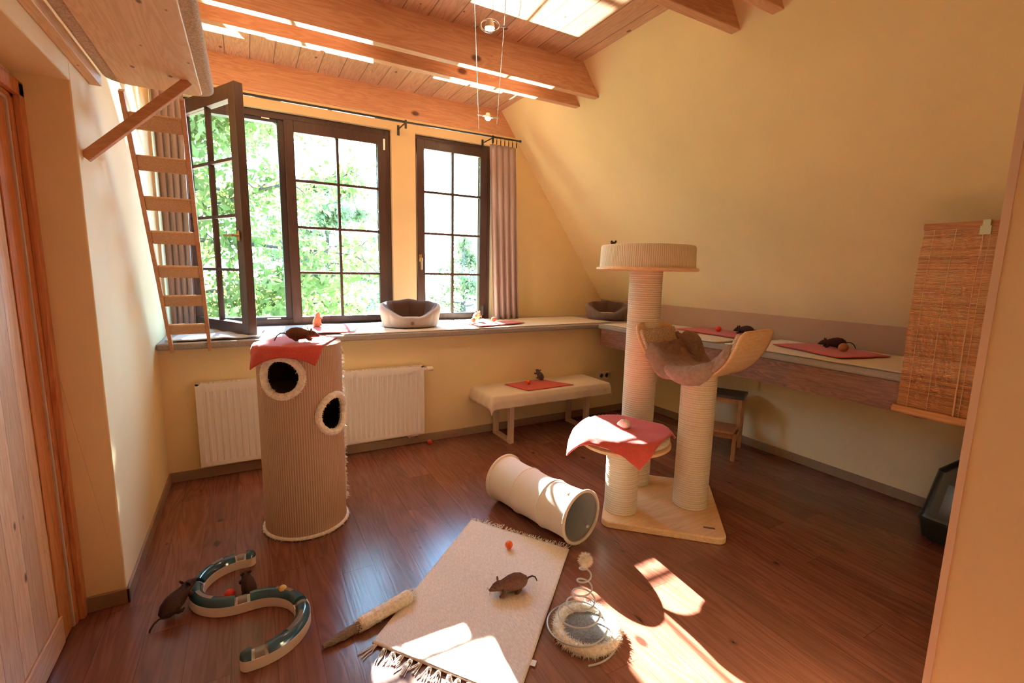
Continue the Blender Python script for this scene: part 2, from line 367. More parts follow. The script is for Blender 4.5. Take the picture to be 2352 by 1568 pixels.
def bamboo_mat():
    m, t, b = new_mat('bamboo_slats'); b.inputs['Roughness'].default_value = 0.55
    tcn = N(t, 'ShaderNodeTexCoord'); s = N(t, 'ShaderNodeSeparateXYZ'); t.links.new(tcn.outputs['Object'], s.inputs[0])
    q = N(t, 'ShaderNodeMath', operation='MULTIPLY'); q.inputs[1].default_value = 1/0.0062; t.links.new(s.outputs[2], q.inputs[0])
    fl = N(t, 'ShaderNodeMath', operation='FLOOR'); t.links.new(q.outputs[0], fl.inputs[0])
    wn = N(t, 'ShaderNodeTexWhiteNoise', noise_dimensions='1D'); t.links.new(fl.outputs[0], wn.inputs['W'])
    lo = N(t, 'ShaderNodeTexNoise', i_Scale=9.0, i_Detail=2.0); t.links.new(coords(t, (0.2, 0.2, 1)), lo.inputs['Vector'])
    ad = N(t, 'ShaderNodeMath', operation='ADD'); t.links.new(wn.outputs['Value'], ad.inputs[0]); t.links.new(lo.outputs[0], ad.inputs[1])
    t.links.new(ramp(t, ad.outputs[0], [(0.35, (0.36, 0.145, 0.055)), (1.1, (0.60, 0.30, 0.13))]), b.inputs['Base Color']); return m
bamboo_m = bamboo_mat()
thread_m = plain('pale_thread', (0.66, 0.42, 0.26), 0.8)

# ================================================================ THE ROOM
def quadbox(name, a, b, m, **kw): return struct(MB().box(a, b).build(name, m, smooth=False, **kw))
quadbox('floor', (-1.0, YH, -0.12), (4.2, 5.0, 0.0), floor_m)
quadbox('ceiling', (-1.0, YH, ZC), (3.2, 5.0, ZC+0.12), plank_m)
# window wall: lower part (deep) and upper part with two openings
OX = (-0.47, 1.243); SX = (1.474, 2.315); OZ = 2.785
wb = MB()
wb.box((XL-0.4, YB, 0), (4.2, 5.0, 0.937))
wb.box((XL-0.4, YW, 0.937), (OX[0], 5.0, ZC)); wb.box((OX[1], YW, 0.937), (SX[0], 5.0, ZC)); wb.box((SX[1], YW, 0.937), (4.2, 5.0, ZC))
wb.box((OX[0], YW, OZ), (OX[1], 5.0, ZC)); wb.box((SX[0], YW, OZ), (SX[1], 5.0, ZC))
wb.box((OX[0], 4.72, 0.937), (OX[1], 5.0, 0.975)); wb.box((SX[0], 4.72, 0.937), (SX[1], 5.0, 0.975))
struct(wb.build('wall_back', paint, smooth=False))
wl = MB()
wl.box((XL-0.4, YP, 0), (XL, YW, ZC)); wl.box((XL-0.4, YH, 2.18), (XL, YP, ZC))
struct(wl.build('wall_left', paint, smooth=False, bevel=0.006))
# door niche wall behind the door frame (niche starts at the projecting wall end)
nw = MB(); nw.box((XD-0.25, YH, 0), (XD, 1.45, 2.18)); nw.box((XD-0.25, 1.45, 2.14), (XD, YP, 2.18)); nw.box((XD-0.25, 1.45, 0), (XD-0.08, YP, 2.14))
struct(nw.build('wall_door_side', paint, smooth=False))
# knee wall and sloping wall on the right
kr = MB(); kr.box((XR, YQ1, 0), (XR+0.3, YW, 0.95))
struct(kr.build('wall_right', paint, smooth=False))
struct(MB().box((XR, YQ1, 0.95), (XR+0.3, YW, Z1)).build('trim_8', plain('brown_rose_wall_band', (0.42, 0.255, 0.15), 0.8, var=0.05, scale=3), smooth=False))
sl = MB(); t_ = 0.12
sl.hexa([(XR, YQ1, Z1), (XR+0.3, YQ1, Z1), (XR+0.3, YW, Z1), (XR, YW, Z1), (XC, YQ1, ZC), (XC+0.3, YQ1, ZC), (XC+0.3, YW, ZC), (XC, YW, ZC)])
struct(sl.build('wall_sloped_right', paint, smooth=False))
# wall end beside the photographer and the hall behind
fr_ = MB(); fr_.box((XQ, YH, 0), (4.2, YQ0, ZC+0.05))
struct(fr_.build('wall_front', paint, smooth=False, bevel=0.004))
quadbox('trim_1', (XQ-0.003, YQ0-0.012, 0.0), (XQ+0.012, YQ0+0.003, ZC), plain('pale_corner_bead', (0.80, 0.62, 0.44), 0.5))
hw = MB(); hw.box((-1.0, YH-0.2, 0), (2.4, YH, ZC))
struct(hw.build('wall_hall', paint, smooth=False))
# ceiling joists, in pairs, cut to the slope
def joist(i, y0, y1, x0=-1.0):
    b = MB(); xe = lambda z: XR-(z-Z1)/T
    b.hexa([(x0, y0, ZB), (xe(ZB), y0, ZB), (xe(ZB), y1, ZB), (x0, y1, ZB), (x0, y0, ZC+0.01), (xe(ZC), y0, ZC+0.01), (xe(ZC), y1, ZC+0.01), (x0, y1, ZC+0.01)])
    o = struct(b.build('trim_%d' % i, beam_m, smooth=False, bevel=0.004))
joist(2, 3.210, 3.272, XL); joist(3, 3.462, 3.524, XL); joist(4, 1.945, 2.008, XL); joist(5, 1.690, 1.757, XL); joist(6, 4.585, 4.70, XL)
# skirting
bb = MB().box((XL, YB-0.012, 0), (XR, YB, 0.07)).build('baseboard_back', base_m, smooth=False, bevel=0.003); struct(bb)
struct(MB().box((XL, YP-0.012, 0), (XL+0.012, YB, 0.07)).build('baseboard_left', base_m, smooth=False, bevel=0.003))
struct(MB().box((XD+0.03, YP-0.012, 0), (XL+0.012, YP, 0.07)).build('baseboard_niche', base_m, smooth=False, bevel=0.003))
struct(MB().box((XR-0.012, YQ1, 0), (XR, YB, 0.07)).build('baseboard_right', base_m, smooth=False, bevel=0.003))
# ---- door (closed, flush in its casing) seen at a grazing angle
dr = struct(bpy.data.objects.new('door_1', None)); COL.objects.link(dr)
DY0, DY1, DZ = 1.50, 2.405, 2.06
d_ = MB(); xs = XD-0.006
d_.box((XD-0.05, DY0, 0.008), (xs, DY1, DZ))
d_.build('door_leaf', door_m, dr, smooth=False, bevel=0.002)
e_ = MB(); e_.box((xs, DY1-0.11, 0.008), (xs+0.006, DY1, DZ)); e_.box((xs, DY0, 0.008), (xs+0.006, DY0+0.11, DZ)); e_.box((xs, DY0+0.11, DZ-0.12), (xs+0.006, DY1-0.11, DZ))
e_.build('door_stile', wood('pine_stile', (0.60, 0.25, 0.09), (0.42, 0.13, 0.04), 'Z', 'Y', knots=1.6, rough=0.35), dr, smooth=False, bevel=0.002)
e_ = MB(); e_.box((xs, DY0, 0.008), (xs+0.010, DY1-0.10, 0.125)); e_.build('bottom_rail', wood('pale_pine_rail', (0.72, 0.46, 0.28), (0.55, 0.31, 0.16), 'Y', 'Z', knots=1.6, rough=0.4), dr, smooth=False, bevel=0.004)
e_ = MB(); e_.box((XD-0.02, DY1+0.004, 0.0), (XD+0.004, DY1+0.016, DZ+0.014)); e_.box((XD-0.02, DY0, DZ+0.004), (XD+0.004, DY1+0.012, DZ+0.016)); e_.build('door_seal', white_strip, dr, smooth=False)
e_ = MB(); e_.box((XD-0.08, DY1+0.016, 0), (XD+0.010, YP, 2.14)); e_.box((XD-0.08, DY0-0.08, DZ+0.016), (XD+0.010, YP, 2.14)); e_.box((XD-0.08, DY0-0.08, 0), (XD+0.01, DY0-0.004, 2.14))
e_.box((XD+0.010, YP-0.045, 0), (XD+0.030, YP, 2.14)); e_.box((XD+0.010, DY0-0.08, 2.09), (XD+0.030, YP, 2.14))
e_.build('door_casing', case_m, dr, smooth=False, bevel=0.003)

# ---- windows
YG = 4.665
def window(name, x0, x1, z0, z1, glazed, hinge_handle):
    """fixed outer frame plus one closed sash whose glass spans glazed=(xa,xb,za,zb)"""
    root = struct(bpy.data.objects.new(name, None)); COL.objects.link(root)
    fb = MB(); y0, y1 = 4.645, 4.72; q = 0.055
    fb.box((x0, y0, z0), (x0+q, y1, z1)); fb.box((x1-q, y0, z0), (x1, y1, z1)); fb.box((x0+q, y0, z1-q), (x1-q, y1, z1)); fb.box((x0+q, y0, z0), (x1-q, y1, z0+q))
    if name == 'window_1': fb.box((0.30, y0+0.02, z0+q), (0.372, y1, z1-q))
    fb.build('window_frame', winframe_m, root, smooth=False, bevel=0.003)
    if name == 'window_1':
        sb = MB()
        sb.box((0.285, y0+0.012, z0+q), (0.305, y1+0.01, z1-q)); sb.box((x0+q, y0+0.012, z0+q), (0.29, y1+0.01, z0+q+0.025)); sb.box((x0+q, y0+0.012, z1-q-0.03), (0.29, y1+0.01, z1-q))
        sb.build('window_seal', seal_m, root, smooth=False)
        MB().box((0.13, y0+0.002, z0+q+0.006), (0.24, y0+0.02, z0+q+0.018)).box((0.17, y0+0.002, z1-q-0.012), (0.23, y0+0.02, z1-q-0.002)).build('striker_plate', metal_m, root, smooth=False)
    return root
def sash(parent, wdt, hgt, stile, top, bot, y0=0.0, y1=0.06, cols=2, rows=4, mt=0.022, offx=0.0):
    """sash in local coords: x 0..wdt, z 0..hgt, thickness along y"""
    b = MB()
    b.box((0, y0, 0), (stile, y1, hgt)); b.box((wdt-stile, y0, 0), (wdt, y1, hgt)); b.box((stile, y0, hgt-top), (wdt-stile, y1, hgt)); b.box((stile, y0, 0), (wdt-stile, y1, bot))
    fo = b.build('sash_frame', winframe_m, parent, smooth=False, bevel=0.004)
    m_ = MB(); gx0, gx1, gz0, gz1 = stile, wdt-stile, bot, hgt-top
    for k in range(1, cols): x = gx0+(gx1-gx0)*k/cols; m_.box((x-mt/2, y0+0.012, gz0), (x+mt/2, y1-0.012, gz1))
    for k in range(1, rows): z = gz0+(gz1-gz0)*k/rows; m_.box((gx0, y0+0.014, z-mt/2), (gx1, y1-0.014, z+mt/2))
    m_.build('glazing_bars', winframe_m, parent, smooth=False)
    MB().box((gx0, (y0+y1)/2-0.003, gz0), (gx1, (y0+y1)/2+0.003, gz1)).build('pane', glass_m, parent, smooth=False)
def handle(parent, x, z, y, horizontal):
    b = MB(); b.box((x-0.014, y-0.008, z-0.035), (x+0.014, y, z+0.035)); b.tube([(x, y-0.008, z), (x, y-0.045, z)], 0.008)
    e = (x-0.115, y-0.048, z+0.002) if horizontal else (x, y-0.048, z-0.115)
    b.tube([(x, y-0.045, z), e], [0.009, 0.007]); b.build('window_handle', brass_m, parent)
w1 = window('window_1', OX[0], OX[1], 0.975, OZ, None, None)
s1 = bpy.data.objects.new('closed_sash', None); COL.objects.link(s1); s1.parent = w1; s1.location = (0.336, 4.632, 0.995)
sash(s1, 1.198-0.336, 2.735-0.995, 0.075, 0.095, 0.058)
MB().box((0.835, -0.012, 1.60), (0.853, 0.0, 1.70)).build('hinge_cover', metal_m, s1, smooth=False)
s2 = bpy.data.objects.new('open_sash', None); COL.objects.link(s2); s2.parent = w1
hx, hy, fx_, fy_ = -0.42, 4.63, -0.013, 3.86
s2.location = (hx, hy, 0.998); ang = math.atan2(fy_-hy, fx_-hx); L_ = math.hypot(fy_-hy, fx_-hx); s2.rotation_euler = (0, 0, ang)
sash(s2, L_, 2.725-0.998, 0.085, 0.10, 0.085)
handle(s2, L_-0.045, 0.71, -0.002, True)
w2 = window('window_2', SX[0]+0.01, SX[1]-0.012, 0.975, OZ, None, None)
s3 = bpy.data.objects.new('closed_sash', None); COL.objects.link(s3); s3.parent = w2; s3.location = (1.494, 4.630, 0.99)
sash(s3, 2.262-1.494, 2.752-0.99, 0.078, 0.088, 0.062)
handle(s3, 0.028, 0.62, -0.002, False)
MB().box((0.72, -0.014, 0.03), (0.735, 0.0, 0.13)).build('hinge_cover', metal_m, s3, smooth=False)
# sheet metal sill outside
struct(MB().hexa([(OX[0], 4.72, 0.955), (SX[1], 4.72, 0.955), (SX[1], 5.12, 0.925), (OX[0], 5.12, 0.925), (OX[0], 4.72, 0.977), (SX[1], 4.72, 0.977), (SX[1], 5.12, 0.93), (OX[0], 5.12, 0.93)]).build('trim_7', metal_m, smooth=False))

# ================================================================ WINDOW SEAT AND SHELF ON THE RIGHT
def cushion_slab(name, poly, z0, z1, m, label, cat):
    b = MB(); b.prism(poly, z0, z1); o = b.build(name, m, smooth=True, bevel=0.012, angle=60); return tag(o, label, cat)
cushion_slab('window_seat_pad', [(XL+0.002, YF), (XF+0.02, YF), (XR-0.002, YF), (XR-0.002, YW-0.002), (XL+0.002, YW-0.002)], 0.938, ZS, grey_cush,
             'long grey-brown fabric pad covering the deep sill under both windows', 'seat pad')
cushion_slab('shelf_pad', [(XF, YQ1+0.002), (XR-0.002, YQ1+0.002), (XR-0.002, YF-0.002), (XF, YF-0.002)], 0.938, ZS-0.001, grey_cush,
             'grey fabric pad lying on the long shelf along the right wall', 'seat pad')
tb = MB(); nseg = 60
for k in range(nseg):
    ya, yb = YQ1+0.002+(3.70-YQ1)*k/nseg, YQ1+0.002+(3.70-YQ1)*(k+1)/nseg
    za, zb = 0.767+0.012*nz(ya*9, 1), 0.767+0.012*nz(yb*9, 1); xa, xb = XF+0.012+0.006*nz(ya*7, 5), XF+0.012+0.006*nz(yb*7, 5)
    tb.hexa([(xa, ya, za), (XR-0.002, ya, za), (XR-0.002, yb, zb), (xb, yb, zb), (XF+0.012, ya, 0.936), (XR-0.002, ya, 0.936), (XR-0.002, yb, 0.936), (XF+0.012, yb, 0.936)])
tag(tb.build('timber_shelf', old_wood, smooth=True, angle=60), 'thick weathered red-brown timber shelf fixed along the right wall', 'shelf')

# ---- cloth helpers
def flat_cloth(name, corners, z, m, label, cat, group=None, wob=0.004, th=0.006, n=26, curl=0.0, seed=0):
    c = [Vector((p[0], p[1])) for p in corners]
    def fn(a, b):
        p = c[0]*(1-a)*(1-b)+c[1]*a*(1-b)+c[2]*a*b+c[3]*(1-a)*b
        e = min(a, 1-a, b, 1-b)
        jx = 0.008*nz(a*3+seed, b*3, 2.3); jy = 0.008*nz(a*3, b*3+seed, 7.1)
        zz = z+th*0.5+wob*(1+nz(p.x*9+seed, p.y*9, seed))+ (curl*max(0, 0.08-e)/0.08*abs(nz(a*4, b*4, seed+3)))
        return (p.x+jx, p.y+jy, zz)
    o = MB().grid(n, n, fn).build(name, m, solid=th, smooth=True, angle=80)
    return tag(o, label, cat, group)
def drape(name, inside, proj, center, size, ang, top, m, label, cat, group=None, n=44, th=0.006, flare=0.10, wob=0.004, seed=0, fold=0.012):
    ca, sa = math.cos(ang), math.sin(ang)
    def fn(a, b):
        lx, ly = (a-0.5)*size[0], (b-0.5)*size[1]
        x, y = center[0]+lx*ca-ly*sa, center[1]+lx*sa+ly*ca
        if inside(x, y): return (x, y, top+th*0.5+wob*(1+nz(x*8+seed, y*8, seed)))
        px, py = proj(x, y); d = math.hypot(x-px, y-py); nx, ny = (x-px)/d, (y-py)/d
        k = min(1.0, d/0.05); fo = 0.008*k+flare*d+fold*k*math.sin((px-py)*55+seed*2)*min(1, d/0.06)*0.6+abs(fold)*k
        rr = 0.012; dz = max(0.0, d-rr) + (d*0.3 if d < rr else rr*0.3)
        return (px+nx*fo, py+ny*fo, top+th*0.5+wob*k*0-dz*0.97)
    o = MB().grid(n, n, fn).build(name, m, solid=th, smooth=True, angle=80)
    return tag(o, label, cat, group)
def disc_fns(cx, cy, R):
    return (lambda x, y: math.hypot(x-cx, y-cy) < R), (lambda x, y: (cx+(x-cx)/math.hypot(x-cx, y-cy)*R, cy+(y-cy)/math.hypot(x-cx, y-cy)*R))
def rect_fns(x0, x1, y0, y1):
    return (lambda x, y: x0 < x < x1 and y0 < y < y1), (lambda x, y: (min(max(x, x0), x1), min(max(y, y0), y1)))

ZT = ZS
flat_cloth('blanket', [(-0.50, 3.78), (0.05, 3.80), (0.10, 4.30), (-0.40, 4.42)], ZT, fabric('pale_grey_blanket', (0.50, 0.48, 0.48), scale=300, var=0.08), 'pale grey rumpled blanket on the sill beneath the ladder foot', 'blanket', wob=0.010, th=0.008, seed=1)
flat_cloth('blanket', [(0.62, 3.765), (1.78, 3.75), (1.80, 4.52), (0.50, 4.50)], ZT, cream_cloth, 'cream blanket on the sill under the grey cat bed between the windows', 'blanket', wob=0.003, th=0.006, seed=2)
flat_cloth('blanket', [(1.80, 3.76), (3.36, 3.80), (3.30, 4.42), (1.84, 4.50)], ZT, cream_cloth, 'cream blanket on the sill right of the narrow window, below the curtain', 'blanket', wob=0.003, th=0.006, seed=3)
flat_cloth('blanket', [(3.125, 3.66), (3.125, 2.35), (3.80, 2.33), (3.79, 3.62)], ZT, cream_cloth, 'cream blanket on the far half of the right-hand shelf', 'blanket', wob=0.003, th=0.006, seed=4)
flat_cloth('blanket', [(3.125, 2.28), (3.13, 0.60), (3.80, 0.60), (3.79, 2.25)], ZT, cream_cloth, 'cream blanket on the near half of the right-hand shelf', 'blanket', wob=0.003, th=0.006, seed=5)
TW = 'red towels spread for the cats'
ZB2 = ZT+0.013
flat_cloth('towel', [(0.40, 3.86), (0.72, 3.84), (0.86, 4.34), (0.42, 4.40)], ZB2-0.006, towel_m, 'red towel on the window sill behind the sisal barrel', 'towel', TW, seed=6, wob=0.004)
flat_cloth('towel', [(1.80, 3.80), (2.34, 3.92), (2.32, 4.14), (1.83, 4.10)], ZB2, towel_m, 'red towel on the sill below the bright narrow window', 'towel', TW, seed=7)
flat_cloth('towel', [(3.42, 2.38), (3.80, 2.40), (3.82, 3.02), (3.44, 3.05)], ZB2, towel_m, 'red towel on the right-hand shelf seen behind the hammock', 'towel', TW, seed=8)
flat_cloth('towel', [(3.22, 1.52), (3.62, 1.42), (3.80, 1.95), (3.38, 2.06)], ZB2, towel_m, 'red towel on the right-hand shelf nearest the bamboo blind', 'towel', TW, seed=9)

# ================================================================ BALLS AND PLUSH RATS
def ball(x, y, z, r_, m, label, group='small toy balls'):
    o = MB().ball((0, 0, 0), r_, r_, r_*0.98, 24, 16).build('toy_ball', m, loc=(x, y, z+r_)); return tag(o, label, 'ball', group)
ball(1.155, 2.045, 0.016, 0.021, orange_m, 'orange ball lying on the cream rug')
ball(1.30, 3.735, 0.0, 0.021, red_ball_m, 'red ball on the floor against the skirting beside the radiator')
ball(-0.150, 2.300, 0.0, 0.024, red_ball_m, 'red ball on the floor inside the curve of the toy track')
ball(2.215, 3.62, 0.470, 0.021, orange_m, 'orange ball on the red towel of the white bench')
ball(3.60, 2.70, ZB2+0.012, 0.026, red_ball_m, 'red ball on the shelf towel seen behind the hammock')
ball(3.47, 1.63, ZB2+0.012, 0.030, brown_ball_m, 'tan ball beside the dark rat on the shelf near the bamboo blind')
ball(1.862, 4.08, ZB2+0.012, 0.022, brown_ball_m, 'tan ball left of the furry toy on the sunlit sill towel')
ball(2.065, 4.05, ZB2+0.012, 0.024, brown_ball_m, 'tan ball right of the furry toy on the sunlit sill towel')

eye_m = plain('glossy_black_eye', (0.01, 0.01, 0.01), 0.1)
def rat(loc, rz, m, label, scale=1.0, pitch=0.0, tail=1, group='plush rats', roll=0.0):
    loc = (loc[0], loc[1], loc[2]+0.058*math.sin(abs(pitch))*scale)
    root = thing('plush_rat', label, 'toy', loc, rz, group); root.scale = (scale,)*3; root.rotation_euler = (roll, pitch, rz)
    b = MB()
    pts = [(-0.088, 0, 0.030), (-0.082, 0, 0.036), (-0.060, 0, 0.041), (-0.035, 0, 0.042), (-0.010, 0, 0.040), (0.012, 0, 0.037), (0.030, 0, 0.036), (0.046, 0, 0.038), (0.060, 0, 0.034), (0.074, 0, 0.028), (0.084, 0, 0.024), (0.088, 0, 0.023)]
    rad = [0.006, 0.022, 0.034, 0.037, 0.034, 0.028, 0.023, 0.022, 0.018, 0.011, 0.006, 0.002]
    b.tube(pts, rad, 18)
    for sx, sy in ((-0.05, 1), (-0.05, -1), (0.022, 1), (0.022, -1)):
        b.tube([(sx, sy*0.018, 0.030), (sx+0.004, sy*0.027, 0.016), (sx+0.014, sy*0.029, 0.006), (sx+0.026, sy*0.029, 0.005)], [0.013, 0.010, 0.007, 0.004], 10)
    bo = b.build('body', m, root, angle=80)
    for sy in (1, -1):
        e = MB(); e.ball((0.044, sy*0.018, 0.060), 0.004, 0.011, 0.012, 12, 8); e.build('ear', m, bo)
        MB().ball((0.066, sy*0.0135, 0.040), 0.0028, seg=10, rings=6).build('eye', eye_m, bo)
    tl = [(-0.084, 0, 0.036), (-0.100, 0.004*tail, 0.046), (-0.118, 0.008*tail, 0.046), (-0.135, 0.015*tail, 0.034), (-0.145, 0.020*tail, 0.016), (-0.150, 0.024*tail, 0.004)]
    MB().tube(tl, [0.0045, 0.004, 0.0038, 0.0035, 0.003, 0.0022], 8).build('tail', fur_dark, root)
    wk = MB()
    for sy in (1, -1):
        for dz in (-0.004, 0.004): wk.tube([(0.082, sy*0.004, 0.024), (0.092, sy*0.022, 0.022+dz)], 0.0005, 5)
    wk.build('whiskers', fur_dark, bo)
    return root
rat((0.985, 1.745, 0.014), math.radians(170), fur_brown, 'brown plush rat standing on the cream rug', 1.05, tail=-1)
rat((-0.325, 2.322, 0.012), math.radians(50), fur_dark, 'dark brown plush rat climbing onto the left bend of the toy track', 1.05, pitch=-0.42, tail=1)
rat((-0.080, 2.325, 0.004), math.radians(100), fur_dark, 'dark brown plush rat crouching beside the middle joint of the toy track', 0.85, pitch=-0.40, tail=1)
rat((0.250, 2.80, 1.098), math.radians(-12), fur_brown, 'brown plush rat lying on the towel on top of the sisal barrel', 0.95, tail=-1)
rat((0.50, 4.22, ZB2+0.004), math.radians(-80), fur_ltbrown, 'light brown plush rat sitting up on the sill behind the barrel', 0.90, pitch=-1.15, tail=1)
rat((2.365, 3.70, 0.470), math.radians(200), fabric('grey_plush', (0.10, 0.085, 0.08), scale=160), 'grey plush mouse sitting on the red towel of the bench', 0.85, pitch=-0.95, tail=1)
rat((3.62, 1.78, ZB2+0.010), math.radians(130), fur_dark, 'dark plush rat on the shelf towel near the bamboo blind', 0.95, tail=1)
rat((3.70, 2.53, ZB2+0.010), math.radians(100), fur_dark, 'dark plush rat on the shelf towel half hidden by the hammock rim', 0.95, tail=1)
rat((1.945, 4.16, ZB2+0.010), math.radians(-100), fur_ltbrown, 'light brown furry toy on the sunlit towel of the sill', 0.95, pitch=-0.5, tail=-1)

# egg-shaped toy mouse on the low platform
eg = MB(); eg.tube([(-0.036, 0, 0.022), (-0.033, 0, 0.026), (-0.020, 0, 0.029), (0, 0, 0.031), (0.020, 0, 0.028), (0.034, 0, 0.020), (0.042, 0, 0.016)], [0.003, 0.015, 0.026, 0.030, 0.024, 0.012, 0.003], 18)
o = eg.build('plush_mouse', fabric('white_grey_plush', (0.70, 0.64, 0.58), scale=120, var=0.2), loc=(1.945, 2.062, 0.567), rot=(0, -0.25, math.radians(140)))
tag(o, 'small whitish egg-shaped plush mouse on the red towel of the low platform', 'toy')
er = MB(); er.ball((0.012, 0.018, 0.055), 0.003, 0.009, 0.010, 10, 8); er.ball((0.012, -0.018, 0.055), 0.003, 0.009, 0.010, 10, 8); er.build('ears', fur_grey, o)

# ================================================================ SISAL BARREL
BX, BY, BR, BH = 0.233, 2.873, 0.222, 1.075
def barrel():
    root = thing('cat_barrel', 'tall tan sisal cat barrel with two fur-rimmed holes in front of the radiator', 'cat furniture', (BX, BY, 0))
    # holes given as (azimuth, z, radius)
    def az(px, py): return math.atan2(py-BY, px-BX)
    holes = [(az(0.128, 2.679)-0.02, 0.925, 0.098), (az(0.374, 2.715)+0.02, 0.690, 0.100)]
    nu, nv = 160, 150; b = MB(); vs = []; keep = []
    def pt(i, j, R):
        t = 2*PI*i/nu; z = 0.012+(BH-0.012)*j/nv; return (R*math.cos(t), R*math.sin(t), z)
    def inside(i, j):
        t = 2*PI*(i+0.5)/nu; z = 0.012+(BH-0.012)*(j+0.5)/nv
        for a, hz, hr in holes:
            da = (t-a+PI) % (2*PI)-PI
            if math.hypot(da*BR, z-hz) < hr*0.93: return True
        return False
    for R in (BR, BR-0.012):
        vs = [pt(i, j, R) for j in range(nv+1) for i in range(nu)]
        fs = [(j*nu+i, j*nu+(i+1) % nu, (j+1)*nu+(i+1) % nu, (j+1)*nu+i) for j in range(nv) for i in range(nu) if not inside(i, j)]
        mb_ = MB().add(vs, fs)
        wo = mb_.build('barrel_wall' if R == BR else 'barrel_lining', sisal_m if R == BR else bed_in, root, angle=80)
        if R == BR: bw_ = wo
    MB().lathe([(0.0, BH-0.004), (BR-0.004, BH-0.004), (BR, BH), (BR, BH+0.004), (0.0, BH+0.006)], 64).build('top_board', sisal_m, root)
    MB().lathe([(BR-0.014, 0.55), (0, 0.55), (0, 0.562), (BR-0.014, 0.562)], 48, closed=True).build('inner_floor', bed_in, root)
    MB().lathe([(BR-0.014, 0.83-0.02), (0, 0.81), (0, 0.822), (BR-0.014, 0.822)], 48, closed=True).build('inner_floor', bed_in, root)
    # fur rims: a tufted ring on the drum around each hole
    for a, hz, hr in holes:
        fr = MB(); loop = []
        for k in range(72):
            t = 2*PI*k/72; da = (hr+0.006)*math.cos(t)/BR; R = BR+0.004
            loop.append((R*math.cos(a+da), R*math.sin(a+da), hz+(hr+0.006)*math.sin(t)))
        rr_ = [0.019+0.004*nz(k*0.6, a) for k in range(72)]
        fr.tube(loop, rr_, 10, closed=True)
        tufts(fr, loop, 0.019, 900, 0.013, 0.003)
        fr.build('fur_rim', fur_white, bw_, smooth=False)
    fr = MB(); loop = [((BR+0.004)*math.cos(2*PI*k/90), (BR+0.004)*math.sin(2*PI*k/90), 0.013) for k in range(90)]
    fr.tube(loop, 0.010, 8, closed=True); tufts(fr, loop, 0.010, 1500, 0.010, 0.003)
    fr.build('fur_base_trim', fur_white, root, smooth=False)
    # frayed seam down the right side
    fr = MB(); a = az(BX+0.221, BY-0.03)
    loop = []
    for k in range(80):
        z = 0.10+0.95*k/79; loop.append(((BR+0.001)*math.cos(a), (BR+0.001)*math.sin(a), z))
    fr.tube(loop, 0.0025, 6); tufts(fr, loop, 0.004, 700, 0.020, 0.0035)
    fr.build('frayed_seam', fur_white, bw_, smooth=False)
    return root
def tufts(mb, loop, rad, n, ln, wd, flat_z=False):
    m = len(loop)
    for _ in range(n):
        k = rnd(0, m-1.001); i = int(k); p = Vector(loop[i]).lerp(Vector(loop[(i+1) % m]), k-i)
        d = Vector((rnd(-1, 1), rnd(-1, 1), rnd(-1, 1)))
        if d.length < 0.1: continue
        d.normalize(); b0 = p+d*rad*0.8; s = d.cross(Vector((rnd(-1, 1), rnd(-1, 1), rnd(-1, 1)))).normalized()*wd
        tip = b0+d*ln*rnd(0.5, 1)+Vector((rnd(-1, 1), rnd(-1, 1), rnd(-1.2, 0.6)))*ln*0.4
        o = len(mb.v); mb.v += [tuple(b0-s), tuple(b0+s), tuple(tip)]; mb.f.append((o, o+1, o+2)); mb.m.append(0)
barrel()
i_, p_ = disc_fns(BX, BY, BR+0.004)
drape('towel', i_, p_, (0.205, 2.848), (0.38, 0.50), math.radians(-21.5), BH+0.006, towel_m, 'red towel draped over the top of the sisal barrel', 'towel', TW, seed=3, flare=0.38, fold=0.008)

